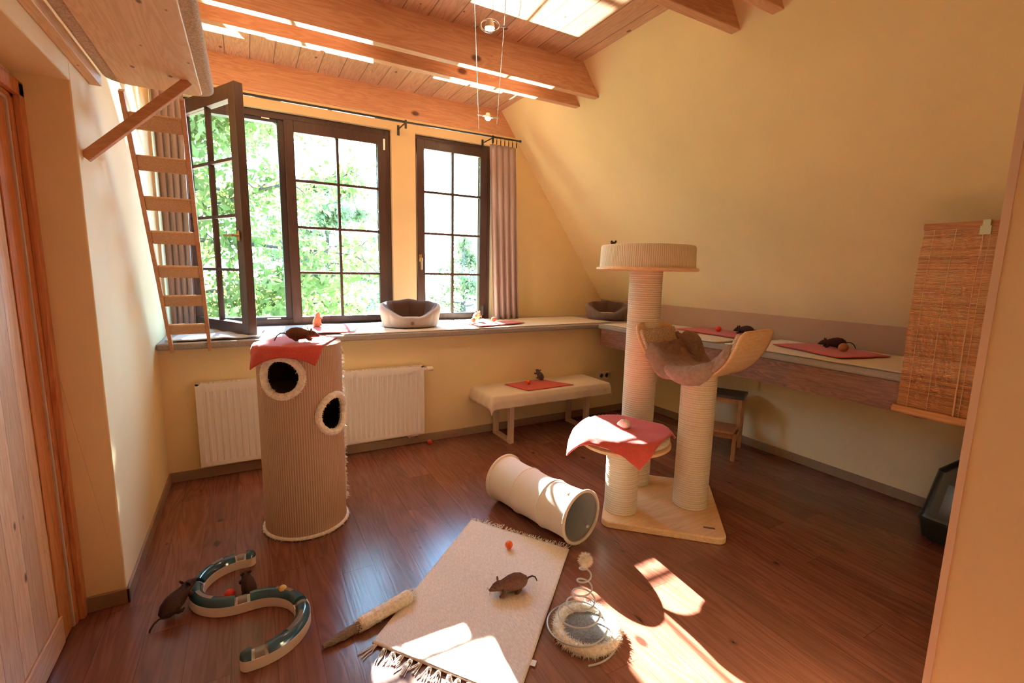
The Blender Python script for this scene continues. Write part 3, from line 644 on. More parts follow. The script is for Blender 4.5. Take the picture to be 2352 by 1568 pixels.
# ================================================================ CAT TREE
def cat_tree():
    root = thing('cat_tree', 'tall cat tree with three cream rope posts, round bed and curved plywood hammock', 'cat tree', (0, 0, 0))
    uu = Vector((0.718, -0.696)); vv = Vector((0.696, 0.718)); c = Vector((2.275, 2.035))
    W, D, R, n = 0.70, 0.76, 0.055, 8
    poly = []
    for sx, sy, a0 in ((1, 1, 0), (-1, 1, 90), (-1, -1, 180), (1, -1, 270)):
        for k in range(n+1):
            a = math.radians(a0+90*k/n); lx = sx*(W/2-R)+R*math.cos(a); ly = sy*(D/2-R)+R*math.sin(a)
            p = c+uu*lx+vv*ly; poly.append((p.x, p.y))
    MB().prism(poly, 0.0, 0.042).build('base_board', tree_wood, root, bevel=0.008, angle=30)
    q = c+uu*(W/2-0.085)+vv*(-D/2+0.10)
    t_ = MB(); a = uu*0.032; b2 = vv*0.007
    t_.hexa([(*(q-a-b2), 0.042), (*(q+a-b2), 0.042), (*(q+a+b2), 0.042), (*(q-a+b2), 0.042), (*(q-a-b2), 0.0445), (*(q+a-b2), 0.0445), (*(q+a+b2), 0.0445), (*(q-a+b2), 0.0445)])
    t_.build('maker_tag', leather_tag, root, smooth=False)
    def post(cx, cy, rr, z0, z1):
        prof = []; pitch = 0.0095; n_ = int((z1-z0)/pitch)
        for k in range(n_):
            z = z0+k*(z1-z0)/n_; h = (z1-z0)/n_
            prof += [(rr-0.0022, z), (rr, z+h*0.3), (rr, z+h*0.7)]
        prof = [(0.001, z0)]+prof+[(rr-0.003, z1), (0.001, z1)]
        MB().lathe(prof, 40).build('rope_post', rope_m, root, loc=(cx, cy, 0), angle=80)
    post(1.963, 2.066, 0.100, 0.042, 0.478); post(2.325, 2.330, 0.108, 0.042, 1.520); post(2.412, 1.912, 0.105, 0.042, 0.90)
    # low round platform
    MB().lathe([(0, 0.478), (0.268, 0.478), (0.276, 0.484), (0.276, 0.498), (0.268, 0.504), (0, 0.504)], 72).build('platform', tree_wood, root, loc=(1.963, 2.066, 0))
    MB().lathe([(0, 0.504), (0.250, 0.504), (0.266, 0.514), (0.266, 0.536), (0.252, 0.550), (0.20, 0.557), (0, 0.560)], 72).build('platform_cushion', knit_light, root, loc=(1.963, 2.066, 0), angle=80)
    # top bed: plate, ribbed rim wall, cushion
    MB().lathe([(0, 1.520), (0.322, 1.520), (0.330, 1.526), (0.330, 1.536), (0.322, 1.542), (0, 1.542)], 90).build('bed_plate', tree_wood, root, loc=(2.325, 2.33, 0))
    MB().lathe([(0.308, 1.542), (0.304, 1.672), (0.298, 1.682), (0.288, 1.684), (0.280, 1.678), (0.278, 1.56), (0.278, 1.542)], 120, closed=True).build('bed_wall', cream_rib, root, loc=(2.325, 2.33, 0), angle=80)
    MB().lathe([(0, 1.543), (0.272, 1.543), (0.276, 1.56), (0.25, 1.585), (0, 1.592)], 60).build('bed_cushion', cream_cloth, root, loc=(2.325, 2.33, 0), angle=80)
    # bent plywood hammock
    hc = Vector((2.412, 1.912)); A = Vector((math.cos(math.radians(HA)), math.sin(math.radians(HA)))); Rr = Vector((A.y, -A.x))
    L, hw_, zb, zr = 0.39, 0.350, 0.880, 1.220
    def prof(s):   # s in -1..1 -> lateral, z
        ph = abs(s)**0.92*math.radians(84); lat = hw_*math.sin(ph)*1.0+0.012*abs(s)**3; z = (zr+(0.02 if s > 0 else 0.0))-(zr+(0.02 if s > 0 else 0.0)-zb)*math.cos(ph)
        return (1 if s > 0 else -1)*lat, z
    def P(s, t, lift=0.0):
        la, z = prof(s); d = 0.01; l1, z1 = prof(min(1, s+d)); l0, z0 = prof(max(-1, s-d)); tx, tz = l1-l0, z1-z0; q = math.hypot(tx, tz); nx, nz_ = -tz/q, tx/q
        la += nx*lift; z += nz_*lift
        if s > 0: la *= 0.91
        p = hc+Rr*la+A*(t*L/2); return (p.x, p.y, z)
    def brd(a, b):
        s = -1+2*a; t = -1+2*b
        # rounded corners
        e = abs(s); lim = 1.0
        if e > 0.86: lim = 0.72+0.28*math.sqrt(max(0, 1-((e-0.86)/0.14)**2))
        return P(s, t*lim)
    hb = MB().grid(61, 15, brd).build('hammock_board', tree_wood, root, solid=0.011, smooth=True, angle=60)
    # knit-backed fleece pad
    def pad(a, b):
        s = -0.90+1.76*a; t = (-1+2*b)*0.93
        return P(s, t, 0.016+0.012*nz(s*5, t*4, 1.7)+0.010*(1-t*t))
    MB().grid(61, 19, pad).build('hammock_lining', knit_m, hb, solid=0.022, smooth=True, angle=80)
    def fl(a, b):
        s = -0.66+1.46*a; t = -1.10+2.12*b
        lump = 0.05+0.028*nz(s*3.2, t*2.2, 4.2)+0.012*nz(s*9, t*7, 2.0)
        x, y, z = P(max(-1, min(1, s)), t, max(0.03, lump))
        over = max(0, -t-0.92); z -= over*0.42
        return (x, y, z)
    MB().grid(64, 44, fl).build('fleece_blanket', fur_grey, hb, solid=0.034, smooth=True, angle=80, subd=1)
    # thick roll of fleece bulging over the near edge and a flap standing up behind
    b = MB(); pts = []; rad = []
    for k in range(19):
        s = -0.22+0.72*k/18; x, y, z = P(s, -1.04, 0.042); pts.append((x, y, z-0.012*math.sin(PI*k/18))); rad.append(0.012+0.047*math.sin(PI*k/18)**0.6+0.006*nz(k*0.5, 3))
    b.tube(pts, rad, 16); tufts(b, pts, 0.045, 900, 0.008, 0.002)
    b.build('fleece_roll', fur_grey, hb, angle=80)
    b = MB(); pts = []; rad = []
    for k in range(21):
        t = k/20; sv_ = -0.80+1.05*t; x, y, z = P(sv_, 0.86+0.10*math.sin(t*5), 0.035); q_ = math.sin(PI*min(1, t*1.05+0.02))
        hump = math.exp(-((t-0.36)/0.20)**2); pts.append((x, y, z+0.085*hump)); rad.append(0.014+0.020*q_+0.028*hump+0.005*nz(t*7, 1, 2))
    b.tube(pts, rad, 14); b.build('fleece_fold', fur_grey, hb, angle=80)
    b = MB(); pts = []; rad = []
    for k in range(13):
        s = 0.28+0.66*k/12; x, y, z = P(s, -0.70, 0.028); pts.append((x, y, z)); rad.append(0.020+0.010*math.sin(PI*k/12))
    b.tube(pts, rad, 12); b.build('lining_roll', knit_m, hb, angle=80)
    return root
knit_light = fabric('cream_grid_cushion', (0.66, 0.58, 0.47), scale=110, var=0.22, bmp=0.4)
HA = 8.0
tree = cat_tree()
i_, p_ = disc_fns(1.963, 2.066, 0.268)
drape('towel', i_, p_, (1.905, 2.080), (0.52, 0.60), math.radians(22), 0.560, towel_m, 'red towel over the low round platform of the cat tree, half in sun', 'towel', TW, seed=5, flare=0.35, fold=0.014, wob=0.006)
b = MB(); b.ball((0, 0, 0.030), 0.035, 0.024, 0.024); b.ball((0.036, 0, 0.044), 0.020, 0.017, 0.018); b.ball((0.036, 0.015, 0.062), 0.004, 0.008, 0.009); b.ball((0.036, -0.015, 0.062), 0.004, 0.008, 0.009)
o = b.build('plush_mouse', fur_dark, loc=(2.135, 2.44, 1.635), rot=(0, -0.3, math.radians(200))); tag(o, 'black toy mouse peeking over the rim of the top bed', 'toy')

# ================================================================ TUNNEL
def tunnel():
    a = Vector((1.552, 1.935, 0)); d = Vector((-0.215, 0.976, 0)); L = 0.655
    root = thing('cat_tunnel', 'white cloth cat tunnel lying on the floor beside the rug', 'cat toy', (a.x, a.y, 0.0), math.atan2(d.y, d.x)-0.0)
    def rad(t): return 0.147-0.006*math.sin(PI*((t*3) % 1.0))-0.004*math.sin(PI*t)
    def prof(off, seg=64, n=46):
        def fn(u_, v_):
            th = 2*PI*u_; R = rad(v_)+off; sag = 0.0
            return (v_*L, R*math.cos(th), 0.150+R*math.sin(th)-0.010*math.sin(PI*v_))
        return MB().grid(seg, n, fn)
    prof(0.0).build('tunnel_cloth', tunnel_m, root, angle=80); prof(-0.004).build('tunnel_lining', tunnel_in, root, angle=80)
    for x in (0.0, L):
        lp = [(x, 0.148*math.cos(2*PI*k/48), 0.151+0.148*math.sin(2*PI*k/48)) for k in range(48)]
        MB().tube(lp, 0.0095, 10, closed=True).build('end_ring', plain('cream_binding', (0.80, 0.74, 0.62), 0.7), root)
    for t in (1/3, 2/3):
        lp = [(t*L, rad(t)*math.cos(2*PI*k/48), 0.150-0.010*math.sin(PI*t)+rad(t)*math.sin(2*PI*k/48)) for k in range(48)]
        MB().tube(lp, 0.004, 8, closed=True).build('hoop', tunnel_m, root)
    MB().box((0.06, 0.03, 0.262), (0.062, 0.055, 0.287)).build('hanging_tag', white_m, root, smooth=False)
    MB().ball((0.03, -0.10, 0.045), 0.013).build('toggle', white_m, root)
tunnel()

# ================================================================ RUG WITH TASSELS
def rug():
    P0 = Vector((0.357, 1.736)); P1 = Vector((0.745, 1.235)); P2 = Vector((1.445, 1.893)); P3 = Vector((1.098, 2.412))
    cen = (P0+P2)/2; root = thing('woven_rug', 'cream flat-woven rug with tasselled ends in the middle of the floor', 'rug', (cen.x, cen.y, 0))
    def fn(a, b):
        p = P0*(1-a)*(1-b)+P1*a*(1-b)+P2*a*b+P3*(1-a)*b-cen
        return (p.x, p.y, 0.009+0.0016*nz(p.x*5, p.y*5, 3)*2)
    MB().grid(40, 60, fn).build('rug_field', rug_m, root, solid=0.008, angle=80)
    outn = (P0-P3).normalized()
    def tassel(p, d, ln, seed):
        b = MB(); s = Vector((-d.y, d.x))
        b.ball((p.x+d.x*0.012, p.y+d.y*0.012, 0.010), 0.006, seg=8, rings=6)
        for k in range(5):
            off = (k-2)*0.0035; bend = rnd(-0.4, 0.4); pts = []
            for q in range(6):
                t = q/5; pp = p+d*(ln*t)+s*(off*(1+1.8*t)+bend*ln*t*t*0.5+0.004*nz(t*4, seed, k)); pts.append((pp.x-cen.x+cen.x, pp.y, 0.009-0.005*min(1, t*3)))
            b.tube(pts, 0.0017, 5)
        for i in range(len(b.v)): x, y, z = b.v[i]; b.v[i] = (x-cen.x, y-cen.y, z)
        b.build('tassel', rug_m, root)
    for k in range(15):
        t = (k+0.5)/15; tassel(P0.lerp(P1, t), (outn+Vector((rnd(-.5, .5), rnd(-.5, .5)))).normalized(), rnd(0.05, 0.085), k)
    for k in range(17):
        t = (k+0.3)/17; tassel(P3.lerp(P2, t), (-outn+Vector((rnd(-.3, .3), rnd(-.3, .3)))).normalized(), rnd(0.035, 0.06), k+30)
    e = P1.lerp(P2, 0.17)-cen; s = (P2-P1).normalized(); nrm = Vector((s.y, -s.x))
    q = [e, e+s*0.028, e+s*0.028+nrm*0.02, e+nrm*0.02]
    MB().prism([(v.x, v.y) for v in q], 0.006, 0.008).build('care_label', white_m, root, smooth=False)
rug()

# ================================================================ STICK WAND
def wand():
    p0 = Vector((0.180, 1.800, 0.012)); p1 = Vector((0.575, 1.905, 0.034)); d = p1-p0
    root = thing('stick_toy', 'bark stick wrapped in pale fleece lying across the rug corner', 'cat toy', (p0.x, p0.y, 0))
    loc = Vector((p0.x, p0.y, 0)); pts = []; rad = []
    for k in range(12):
        t = k/11*0.45; pp = p0+d*t-loc; pts.append((pp.x, pp.y+0.004*nz(k*0.7, 1), pp.z+0.003*nz(k*0.9, 4))); rad.append(0.009+0.011*min(1, t*5)+0.003*nz(k, 2))
    MB().tube(pts, rad, 12).build('bark_handle', wood('grey_brown_bark', (0.25, 0.16, 0.10), (0.08, 0.045, 0.03), 'X', 'Y', knots=0, rough=0.8, grain=4), root, angle=60)
    pts = []; rad = []
    for k in range(24):
        t = 0.36+0.64*k/23; pp = p0+d*t-loc; pts.append((pp.x, pp.y, pp.z+0.002)); rad.append((0.030+0.003*nz(k*0.6, 8))*min(1, math.sqrt(min(k, 23-k)/1.5+0.1)))
    b = MB(); b.tube(pts, rad, 16); tufts(b, pts, 0.028, 4200, 0.011, 0.0022); b.build('fleece_sleeve', fabric('cream_fleece', (0.95, 0.88, 0.74), scale=90, var=0.15), root, smooth=False)
wand()

# ================================================================ SPRING TOY
def spring_toy():
    c = Vector((1.168, 1.385, 0)); root = thing('spring_toy', 'fur-rimmed grey felt disc with coiled wire spring and white pompom', 'cat toy', (c.x, c.y, 0))
    MB().lathe([(0, 0.002), (0.115, 0.002), (0.118, 0.010), (0.11, 0.018), (0, 0.020)], 60).build('felt_disc', felt_m, root, angle=60)
    b = MB(); lp = [(0.122*math.cos(2*PI*k/72), 0.122*math.sin(2*PI*k/72), 0.018) for k in range(72)]
    b.tube(lp, 0.020, 10, closed=True); tufts(b, lp, 0.018, 6500, 0.022, 0.0022); b.build('fur_ring', fur_white, root, smooth=False)
    # the wire: a wide ring on the floor that climbs into a narrowing coil
    pts = []; turns = 6.0; n = 260; off = Vector((0.02, 0.05))
    for k in range(n):
        t = k/(n-1); a = -2.0+turns*2*PI*t
        R = 0.146*(1-t)**2.2+0.025; z = 0.006+0.265*t**1.15
        lean = 0.35*z; pts.append((R*math.cos(a)-0.035*(1-t)+off.x*t, R*math.sin(a)+0.01*(1-t)+off.y*t, z))
    MB().tube(pts, 0.0036, 8).build('wire_spring', spring_m, root)
    top = Vector(pts[-1])
    b = MB(); pc = (0.012, 0.045, 0.300); b.ball(pc, 0.019, seg=14, rings=10)
    for _ in range(1500):
        d = Vector((rnd(-1, 1), rnd(-1, 1), rnd(-1, 1)))
        if d.length > 1 or d.length < 0.2: continue
        d.normalize(); s = d.cross(Vector((rnd(-1, 1), rnd(-1, 1), 0.3))).normalized()*0.0018; b0 = Vector(pc)+d*0.016; tip = Vector(pc)+d*rnd(0.028, 0.038)
        o = len(b.v); b.v += [tuple(b0-s), tuple(b0+s), tuple(tip)]; b.f.append((o, o+1, o+2)); b.m.append(0)
    b.build('pompom', fur_white, root, smooth=False)
spring_toy()

# ================================================================ S-SHAPED BALL TRACK
def track():
    root = thing('ball_track', 'S-shaped cat ball track with cream base and dark teal covers', 'cat toy', (0, 0.018, 0)); root.scale = (1, 1, 1.28)
    c1 = Vector((-0.108, 2.362)); r1 = 0.176; c2 = Vector((-0.050, 2.008)); r2_ = 0.180
    path = []
    a0, a1 = math.radians(78), math.radians(278)
    for k in range(60):
        a = a0+(a1-a0)*k/59; path.append(c1+Vector((math.cos(a), math.sin(a)))*r1)
    b0, b1 = math.radians(98), math.radians(-98)
    for k in range(1, 60):
        a = b0+(b1-b0)*k/59; path.append(c2+Vector((math.cos(a), math.sin(a)))*r2_)
    # smooth
    for _ in range(6): path = [path[0]]+[(path[i-1]+path[i]*2+path[i+1])/4 for i in range(1, len(path)-1)]+[path[-1]]
    n = len(path)
    def frame(i):
        d = (path[min(i+1, n-1)]-path[max(i-1, 0)]).normalized(); return d, Vector((-d.y, d.x))
    hw = 0.030
    def strip(i0, i1, prof, name, m, cap0=False, cap1=False, dz=0):
        vs = []; fs = []; np_ = len(prof)
        seq = list(range(i0, i1+1)); rows = []
        for i in seq:
            d, s = frame(i); rows.append([(path[i].x+s.x*x, path[i].y+s.y*x, z) for x, z in prof])
        if cap1:
            d, s = frame(i1)
            for k in range(1, 9):
                q = math.radians(90*k/8); sc_ = math.cos(q); ad = math.sin(q)*hw
                rows.append([(path[i1].x+d.x*ad+s.x*x*max(sc_, .02), path[i1].y+d.y*ad+s.y*x*max(sc_, .02), z if z < 0.034 or m is trackbase_m else 0.034+(z-0.034)*max(sc_, .02)**.6) for x, z in prof])
        if cap0:
            d, s = frame(i0)
            for k in range(1, 9):
                q = math.radians(90*k/8); sc_ = math.cos(q); ad = -math.sin(q)*hw
                rows.insert(0, [(path[i0].x+d.x*ad+s.x*x*max(sc_, .02), path[i0].y+d.y*ad+s.y*x*max(sc_, .02), z if z < 0.034 or m is trackbase_m else 0.034+(z-0.034)*max(sc_, .02)**.6) for x, z in prof])
        for r_ in rows: vs += r_
        for j in range(len(rows)-1):
            for k in range(np_):
                l = (k+1) % np_; fs.append((j*np_+k, j*np_+l, (j+1)*np_+l, (j+1)*np_+k))
        fs.append(tuple(range(np_))); fs.append(tuple((len(rows)-1)*np_+k for k in range(np_-1, -1, -1)))
        return MB().add(vs, fs).build(name, m, root, angle=50)
    strip(0, n-1, [(-hw, 0.001), (hw, 0.001), (hw, 0.034), (-hw, 0.034)], 'track_base', trackbase_m, True, True)
    arch = [(-hw+0.001, 0.034), (hw-0.001, 0.034)]+[((hw-0.003)*math.cos(math.radians(q)), 0.036+0.020*math.sin(math.radians(q))) for q in range(10, 171, 16)]
    clr = [(-hw+0.003, 0.033), (hw-0.003, 0.033)]+[((hw-0.005)*math.cos(math.radians(q)), 0.034+0.014*math.sin(math.radians(q))) for q in range(10, 171, 16)]
    segs = [(0, 1, 'end_cap', True, False), (6, 26, 'track_cover', False, False), (29, 55, 'track_cover', False, False), (60, 84, 'track_cover', False, False), (88, 112, 'track_cover', False, False), (n-2, n-1, 'end_cap', False, True)]
    for i0, i1, nm, ca, cb in segs: strip(i0, i1, arch, nm, teal_m, ca, cb)
    for i0, i1 in ((2, 5), (27, 28), (56, 59), (85, 87), (113, n-3)): strip(i0, i1, clr, 'clear_joint', clear_m)
    # clear elongated windows let into the covers
    slot = [(-0.008, 0.050), (0.008, 0.050), (0.008, 0.0568), (0.0, 0.0575), (-0.008, 0.0568)]
    for i0, i1 in ((11, 16), (36, 46), (70, 78), (93, 104)): strip(i0, i1, slot, 'viewing_slot', clear_m)
    return path
tp = track()
o = MB().ball((0, 0, 0), 0.017).build('toy_ball', yellow_m, loc=(tp[73].x, tp[73].y+0.018, 0.068)); tag(o, 'yellow ball inside the slot of the S-shaped track', 'ball', 'small toy balls')

# ================================================================ RADIATOR
def radiator():
    root = thing('radiator', 'white ribbed panel radiator on the wall under the window', 'radiator', (0, 0, 0))
    x0, x1, z0, z1, yf, yb = -0.352, 1.252, 0.105, 0.698, 3.735, 3.795
    b = MB(); pitch = 0.0400; n = int(round((x1-x0-0.05)/pitch)); vs = []; 
    rows = [(z0+0.004, 0), (z0+0.035, 0), (z0+0.055, 1), (z1-0.075, 1), (z1-0.055, 0), (z1-0.012, 0)]
    xs_ = [x0]
    cols = [(x0, 0), (x0+0.022, 0)]
    for k in range(n):
        xa = x0+0.025+k*(x1-x0-0.05)/n; p = (x1-x0-0.05)/n
        cols += [(xa, 0), (xa+p*0.12, 0), (xa+p*0.26, 1), (xa+p*0.74, 1), (xa+p*0.88, 0)]
    cols += [(x1-0.022, 0), (x1, 0)]
    vs = [(x, yf+0.009*c*r_, z) for z, r_ in rows for x, c in cols]; m = len(cols)
    fs = [(j*m+i, j*m+i+1, (j+1)*m+i+1, (j+1)*m+i) for j in range(len(rows)-1) for i in range(m-1)]
    b.add(vs, fs); b.build('ribbed_panel', white_m, root, angle=30)
    MB().box((x0, yf+0.010, z0), (x1, yb, z1-0.012)).build('radiator_body', white_m, root, smooth=False)
    g = MB(); g.box((x0, yf, z1-0.012), (x1, yf+0.010, z1)); g.box((x0, yb-0.010, z1-0.012), (x1, yb, z1)); g.box((x0, yf, z1-0.012), (x0+0.02, yb, z1)); g.box((x1-0.02, yf, z1-0.012), (x1, yb, z1))
    for k in range(56):
        x = x0+0.025+k*(x1-x0-0.05)/56; g.box((x, yf+0.01, z1-0.010), (x+0.016, yb-0.01, z1-0.002))
    g.build('top_grille', white_m, root, smooth=False)
    for xx in (x0-0.002, x1): MB().box((xx, yf-0.001, z0), (xx+0.002, yb, z1)).build('side_panel', white_m, root, smooth=False)
    v = MB(); v.tube([(x1, 3.765, z1-0.035), (x1+0.03, 3.765, z1-0.035)], 0.013, 16); v.tube([(x1+0.03, 3.765, z1-0.035), (x1+0.034, 3.765, z1-0.035), (x1+0.085, 3.765, z1-0.035), (x1+0.09, 3.765, z1-0.035)], [0.016, 0.021, 0.019, 0.012], 20)
    v.build('thermostat_valve', white_m, root)
    p = MB()
    for dx in (0.06, 0.12): p.tube([(x1-dx, 3.77, z0), (x1-dx, 3.77, z0-0.03), (x1-dx, 3.80, z0-0.04), (x1-dx, YB-0.014, z0-0.04)], 0.009, 10)
    p.box((x1-0.14, 3.76, z0-0.02), (x1-0.045, 3.785, z0-0.004)); p.build('pipe_connection', metal_m, root)
    h = MB(); h.box((x0+0.2, yb, 0.2), (x0+0.24, YB-0.001, 0.6)); h.box((x1-0.24, yb, 0.2), (x1-0.2, YB-0.001, 0.6)); h.build('wall_bracket', white_m, root, smooth=False)
radiator()

# ================================================================ BENCH WITH CLOTH
def bench():
    root = thing('bench', 'low white-washed wooden bench with box-frame legs against the window wall', 'bench', (0, 0, 0))
    x0, x1, y0, y1, zt = 1.745, 2.985, 3.40, 3.795, 0.452
    MB().box((x0, y0, zt-0.03), (x1, y1, zt)).build('bench_top', bench_wood, root, smooth=False, bevel=0.003)
    for xl in (1.945, 2.775):
        b = MB(); b.box((xl-0.022, y0+0.035, 0), (xl+0.022, y0+0.080, zt-0.03)); b.build('leg', bench_wood, root, smooth=False, bevel=0.003)
        b = MB(); b.box((xl-0.022, y1-0.075, 0), (xl+0.022, y1-0.030, zt-0.03)); b.build('leg', bench_wood, root, smooth=False, bevel=0.003)
        b = MB(); b.box((xl-0.022, y0+0.080, 0), (xl+0.022, y1-0.075, 0.032)); b.build('foot_rail', bench_wood, root, smooth=False, bevel=0.003)
    i_, p_ = rect_fns(x0-0.004, x1+0.004, y0-0.004, y1+0.02)
    drape('bench_cloth', i_, p_, ((x0+x1)/2+0.005, (y0+y1)/2-0.035), (x1-x0+0.26, 0.56), 0.0, zt, cream_cloth, 'cream cotton cloth hanging over the edges of the low bench', 'tablecloth', seed=2, flare=0.16, n=70, th=0.004, wob=0.0015, fold=0.006)
bench()
flat_cloth('towel', [(2.02, 3.72), (2.10, 3.43), (2.60, 3.44), (2.44, 3.765)], 0.458, towel_m, 'red towel spread on the cream cloth of the low bench', 'towel', TW, seed=11, wob=0.002)

# ================================================================ STEP STOOL
def stool():
    root = thing('step_stool', 'two-step wooden stool with dark top by the right wall behind the cat tree', 'step stool', (3.70, 2.47, 0), math.atan2(0.185, 0.348))
    # local: x toward the wall (back), -x toward the front step; y to the left
    W = 0.40
    MB().box((-0.205, -0.03, 0.478), (0.055, W+0.03, 0.502)).build('top_step', stool_dark, root, smooth=False, bevel=0.006)
    MB().box((-0.415, 0.0, 0.232), (-0.16, W, 0.254)).build('lower_step', stool_wood, root, smooth=False, bevel=0.004)
    for y in (0.0, W):
        MB().bar((0.01, y, 0.0), (0.02, y, 0.478), 0.032, 0.032, (1, 0, 0)).build('leg', stool_wood, root, smooth=False, bevel=0.002)
        MB().bar((-0.365, y, 0.0), (-0.350, y, 0.232), 0.030, 0.030, (1, 0, 0)).build('leg', stool_wood, root, smooth=False, bevel=0.002)
        MB().bar((-0.185, y, 0.20), (-0.160, y, 0.478), 0.030, 0.030, (1, 0, 0)).build('leg', stool_wood, root, smooth=False, bevel=0.002)
        MB().bar((-0.36, y, 0.20), (0.01, y, 0.20), 0.040, 0.022, (0, 0, 1)).build('side_rail', stool_wood, root, smooth=False)
    MB().box((-0.375, 0.015, 0.185), (-0.355, W-0.015, 0.232)).box((-0.18, 0.015, 0.43), (-0.16, W-0.015, 0.478)).box((0.008, 0.015, 0.43), (0.028, W-0.015, 0.478)).build('cross_rail', stool_wood, root, smooth=False)
stool()

# ================================================================ LITTER BOX
def litter():
    root = thing('litter_box', 'black hooded litter box on the floor below the bamboo blind', 'litter box', (0, 0, 0))
    x0, x1, y0, y1 = 3.350, 3.78, 0.56, 1.090
    def rr(x0, x1, y0, y1, R, z, n=6):
        pts = []
        for cx, cy, a0 in ((x1-R, y1-R, 0), (x0+R, y1-R, 90), (x0+R, y0+R, 180), (x1-R, y0+R, 270)):
            for k in range(n+1): a = math.radians(a0+90*k/n); pts.append((cx+R*math.cos(a), cy+R*math.sin(a), z))
        return pts
    def loft(rings, cap=True):
        b = MB(); n = len(rings[0]); vs = [p for r_ in rings for p in r_]
        fs = [(j*n+i, j*n+(i+1) % n, (j+1)*n+(i+1) % n, (j+1)*n+i) for j in range(len(rings)-1) for i in range(n)]
        fs += [tuple(range(n-1, -1, -1)), tuple((len(rings)-1)*n+k for k in range(n))]
        return b.add(vs, fs)
    s = 0.02
    loft([rr(x0+s+.01, x1-s-.01, y0+s+.01, y1-s-.01, 0.06, 0.0), rr(x0+s, x1-s, y0+s, y1-s, 0.06, 0.012), rr(x0+.006, x1-.006, y0+.006, y1-.006, 0.06, 0.118), rr(x0, x1, y0, y1, 0.06, 0.120), rr(x0, x1, y0, y1, 0.06, 0.136)]).build('tray', litter_m, root, angle=35)
    loft([rr(x0+.004, x1-.004, y0+.004, y1-.004, 0.06, 0.137), rr(x0+.012, x1-.012, y0+.012, y1-.012, 0.055, 0.150), rr(x0+.045, x1-.03, y0+.03, y1-.05, 0.05, 0.420), rr(x0+.115, x1-.10, y0+.10, y1-.13, 0.03, 0.500)]).build('hood', litter_m, root, angle=35)
    b = MB(); b.hexa([(x0+0.013, 0.66, 0.165), (x0+0.016, 0.66, 0.165), (x0+0.016, 0.99, 0.165), (x0+0.013, 0.99, 0.165), (x0+0.035, 0.69, 0.36), (x0+0.045, 0.69, 0.36), (x0+0.045, 0.97, 0.36), (x0+0.035, 0.97, 0.36)]); b.build('flap', litter_door, root, smooth=False)
litter()

# ================================================================ BAMBOO BLIND
def blind():
    X = 3.085; ya, yb, zt, zb = 0.535, 1.150, 1.765, 0.815
    root = thing('bamboo_blind', 'reddish bamboo roll-up blind hanging over the near end of the right shelf', 'blind', (0, 0, 0))
    b = MB(); n = 150
    for k in range(n):
        z = zb+(zt-zb)*k/n; lean = 0.030*max(0, (z-1.45)/0.3)**1.5; j = 0.004*nz(k*3.1, 2)
        b.tube([(X+lean, ya+j, z+0.003), (X+lean, yb+j, z+0.003)], 0.0026, 6)
    b.build('slats', bamboo_m, root, angle=80)
    MB().tube([(X-0.012, ya-0.0, zb-0.016), (X-0.012, yb+0.012, zb-0.016)], [0.021, 0.021], 16).build('bottom_roll', bamboo_m, root)
    MB().box((X+0.025, ya-0.015, zt-0.008), (X+0.040, yb+0.004, zt+0.022)).build('top_batten', wood('reddish_batten', (0.45, 0.19, 0.07), (0.34, 0.12, 0.045), 'Y', 'Z', knots=0, rough=0.5), root, smooth=False)
    th = MB()
    for y in (yb-0.045, yb-0.13, yb-0.235, yb-0.26, yb-0.36, yb-0.44):
        pts = [(X-0.004+0.030*max(0, (z-1.45)/0.3)**1.5, y, z) for z in [zb-0.02+(zt-zb+0.02)*q/20 for q in range(21)]]
        th.tube(pts, 0.0014, 5)
    for z in (0.98, 1.09, 1.19, 1.28, 1.39): th.tube([(X-0.004, ya, z), (X-0.004, yb, z)], 0.0011, 5)
    th.build('binding_threads', thread_m, root)
    MB().tube([(X-0.006, yb-0.240, zb-0.02), (X-0.006, yb-0.236, 1.2), (X+0.018, yb-0.236, zt)], 0.0028, 6).build('pull_cord', thread_m, root)
    c = MB(); c.box((X+0.008, yb-0.262, zt-0.045), (X+0.022, yb-0.222, zt-0.004)); c.box((X+0.012, yb-0.255, zt-0.004), (X+0.024, yb-0.228, zt+0.026)); c.tube([(X+0.02, yb-0.242, zt+0.02), (X+0.05, yb-0.242, zt+0.026), (XR-(zt+0.03-Z1)/T, yb-0.242, zt+0.03)], 0.004, 8)
    c.build('cord_clip', plain('pale_plastic_clip', (0.60, 0.66, 0.48), 0.25), root)
    c = MB()
    for y in (ya+0.05, yb-0.05): c.tube([(X+0.035, y, zt+0.012), (XR-(zt+0.012-Z1)/T+0.01, y, zt+0.012)], 0.003, 6)
    c.build('wall_hook', metal_m, root)
blind()

